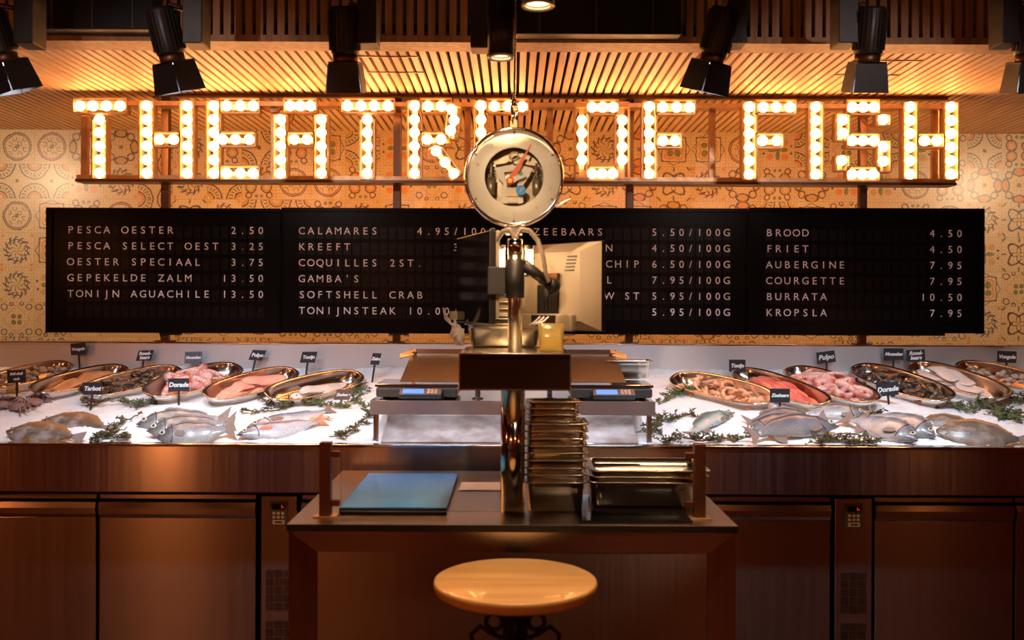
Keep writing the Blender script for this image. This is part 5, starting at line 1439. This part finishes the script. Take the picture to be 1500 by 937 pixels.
seaweed([(498, 638), (512, 632), (530, 616), (548, 606)], 'olive seaweed sprig beside the left post of the bridge shelf', seed=9, branches=28, width=11)
seaweed([(965, 590), (985, 578), (1006, 574), (1012, 566)], 'olive seaweed tuft right of the right scale', WEEDG, seed=10, branches=40, width=13)
seaweed([(950, 636), (965, 618), (985, 612), (1014, 606)], 'curling seaweed strand left of the mackerel', seed=11, branches=34, width=13)
seaweed([(965, 608), (962, 625), (975, 645)], 'dark seaweed loop beside the right end of the bridge shelf', seed=12, branches=10)
seaweed([(972, 648), (1000, 640), (1030, 646), (1060, 641), (1084, 643)], 'brown seaweed strand along the ice front below the mackerel', seed=13, branches=44, width=12)
seaweed([(1195, 648), (1220, 643), (1250, 648), (1285, 648)], 'dark seaweed heap at the ice front below the sea basses', seed=14, branches=56, width=12)
seaweed([(1205, 641), (1235, 634), (1270, 638)], 'dark seaweed stems arching over the heap below the sea basses', seed=15, branches=8, width=10, leaf=.006)
seaweed([(1268, 612), (1280, 604), (1292, 608)], 'dark seaweed tip between the sea breams and the Dorade card', seed=16, branches=8)
seaweed([(1396, 594), (1415, 601), (1440, 592), (1462, 600)], 'green seaweed bunch under the white fillets, left part', WEEDG, seed=17, branches=54, width=13)
seaweed([(1455, 600), (1470, 612), (1484, 604), (1498, 618)], 'green seaweed bunch at the right edge above the turbot', WEEDG, seed=18, branches=54, width=14)
seaweed([(1478, 580), (1492, 590), (1505, 586)], 'green seaweed tuft below the clams at the right edge', WEEDG, seed=19, branches=22, width=12)

# price cards -----------------------------------------------------------------
def card(cx, cy, wpx, hpx, foot, text, label, rot=0, m=SLATE, d=None, slant=0):
    fp = hit(foot[0], foot[1], 0.0)
    d = d or fp.y
    c = P(cx, cy, d); sc = d / F; w_, h_ = wpx * sc, hpx * sc
    root = empty('price_card', (c.x, d, c.z)); Rm = Matrix.Rotation(R(rot), 3, 'Y'); 
    q = [(-w_/2 - slant * sc, 0, -h_/2), (w_/2 - slant * sc, 0, -h_/2), (w_/2 + slant * sc, 0, h_/2), (-w_/2 + slant * sc, 0, h_/2)]
    mb = MB(); A_ = [Rm @ Vector(v) for v in q]; mb.rings([A_, [v + Vector((0, .003, 0)) for v in A_]], smooth=False); mb.build('board', m, root)
    e = Vector((P(foot[0], foot[1], d).x - c.x, 0, P(foot[0], foot[1], d).z - .02 - c.z)); st = Rm @ Vector((-slant * sc * .9, .0015, -h_/2 + .001))
    if e.z < st.z - .01:
        mb = MB(); mb.box((0, 0, 0), (.001, .001, .001)) if False else None
        dv = Vector((e.x, .0015, e.z)); pr = Vector((.0055, 0, 0)); th = Vector((0, .003, 0))
        mb.rings([[st - pr, st + pr, st + pr + th, st - pr + th], [dv - pr * .7, dv + pr * .7, dv + pr * .7 + th, dv - pr * .7 + th]], smooth=False); mb.build('stake', m, root)
    mb = MB(); lines = text.split('\n'); sz = min(h_ * .95 / len(lines) * .95, w_ / max(len(t) for t in lines) * 1.85)
    for i, t in enumerate(lines):
        zz = (len(lines) - 1) / 2 - i
        Mt = Rm.to_4x4() @ Matrix.Translation((slant * sc * .3 * zz, -.0008, zz * h_ * .40)) @ FRONT
        add_text(mb, t, sz, Mt, shear=.25, off=.0012)
    mb.build('handwriting', CHALK, root)
    tag(root, label, 'price card', 'black handwritten price cards')
GREYC = mat('worn_grey_card', (.10, .12, .16), .5, noise=(.14, .16, .20))
BRNC = mat('brown_card', (.16, .09, .07), .5, noise=(.20, .12, .10))
card(114.5, 511, 22, 17, (116.5, 537), 'Vongole', 'black card reading Vongole at the back left', -4)
card(24, 551, 27, 19, (24, 581), 'Soft shell\ncrab', 'black card reading Soft shell crab near the left edge', -3)
card(135, 569, 28, 18, (131, 601), 'Tarbot', 'black card reading Tarbot left of the dark mussels', 0)
card(212, 520.5, 22, 15, (208, 537), 'Rood-\nbaars', 'slanted black card reading Roodbaars at the back left', -2, slant=2.5)
card(283, 523.5, 25, 17, (284, 545), 'Mosselen', 'grey card reading Mosselen at the back left', -2, m=GREYC, slant=.8)
card(261.5, 563.5, 30, 19, (261.5, 594), 'Dorade', 'black card reading Dorade on the left half of the ice', -1)
card(377, 520, 20, 15, (369, 541), 'Pulpo', 'slanted black card reading Pulpo on the left half', 3, slant=3)
card(452, 523, 22, 16, (447, 552), 'Tonijn', 'slanted black card reading Tonijn on the left half', -1, slant=2)
card(550.5, 525.5, 13, 17, (544, 560), 'Zalm', 'narrow black card reading Zalm left of the scales', 2, slant=1.5)
card(503, 578, 23, 15, (496, 596), 'Zeebaars', 'tilted brown card reading Zeebaars left of the left scale', 0, m=BRNC, slant=3)
card(1080, 535.5, 24, 18, (1080, 557), 'Tonijn', 'black card reading Tonijn on the right half', 0)
card(1142.5, 579, 29, 20, (1142.5, 606), 'Zeebaars', 'black card reading Zeebaars on the right half', 0)
card(1210, 523, 27, 17, (1211, 540), 'Pulpo', 'black card reading Pulpo on the right half', -8)
card(1300, 570, 32, 19, (1303, 593), 'Dorade', 'black card reading Dorade on the right half of the ice', -7)
card(1309, 518.5, 29, 17, (1309, 537), 'Mosselen', 'black card reading Mosselen on the right half', 0)
card(1341.5, 520.5, 27, 17, (1341, 536), 'Rood-\nbaars', 'black card reading Roodbaars on the right half', -3)
card(1475, 522.5, 28, 17, (1475, 538), 'Vongole', 'black card reading Vongole near the right edge', 2)
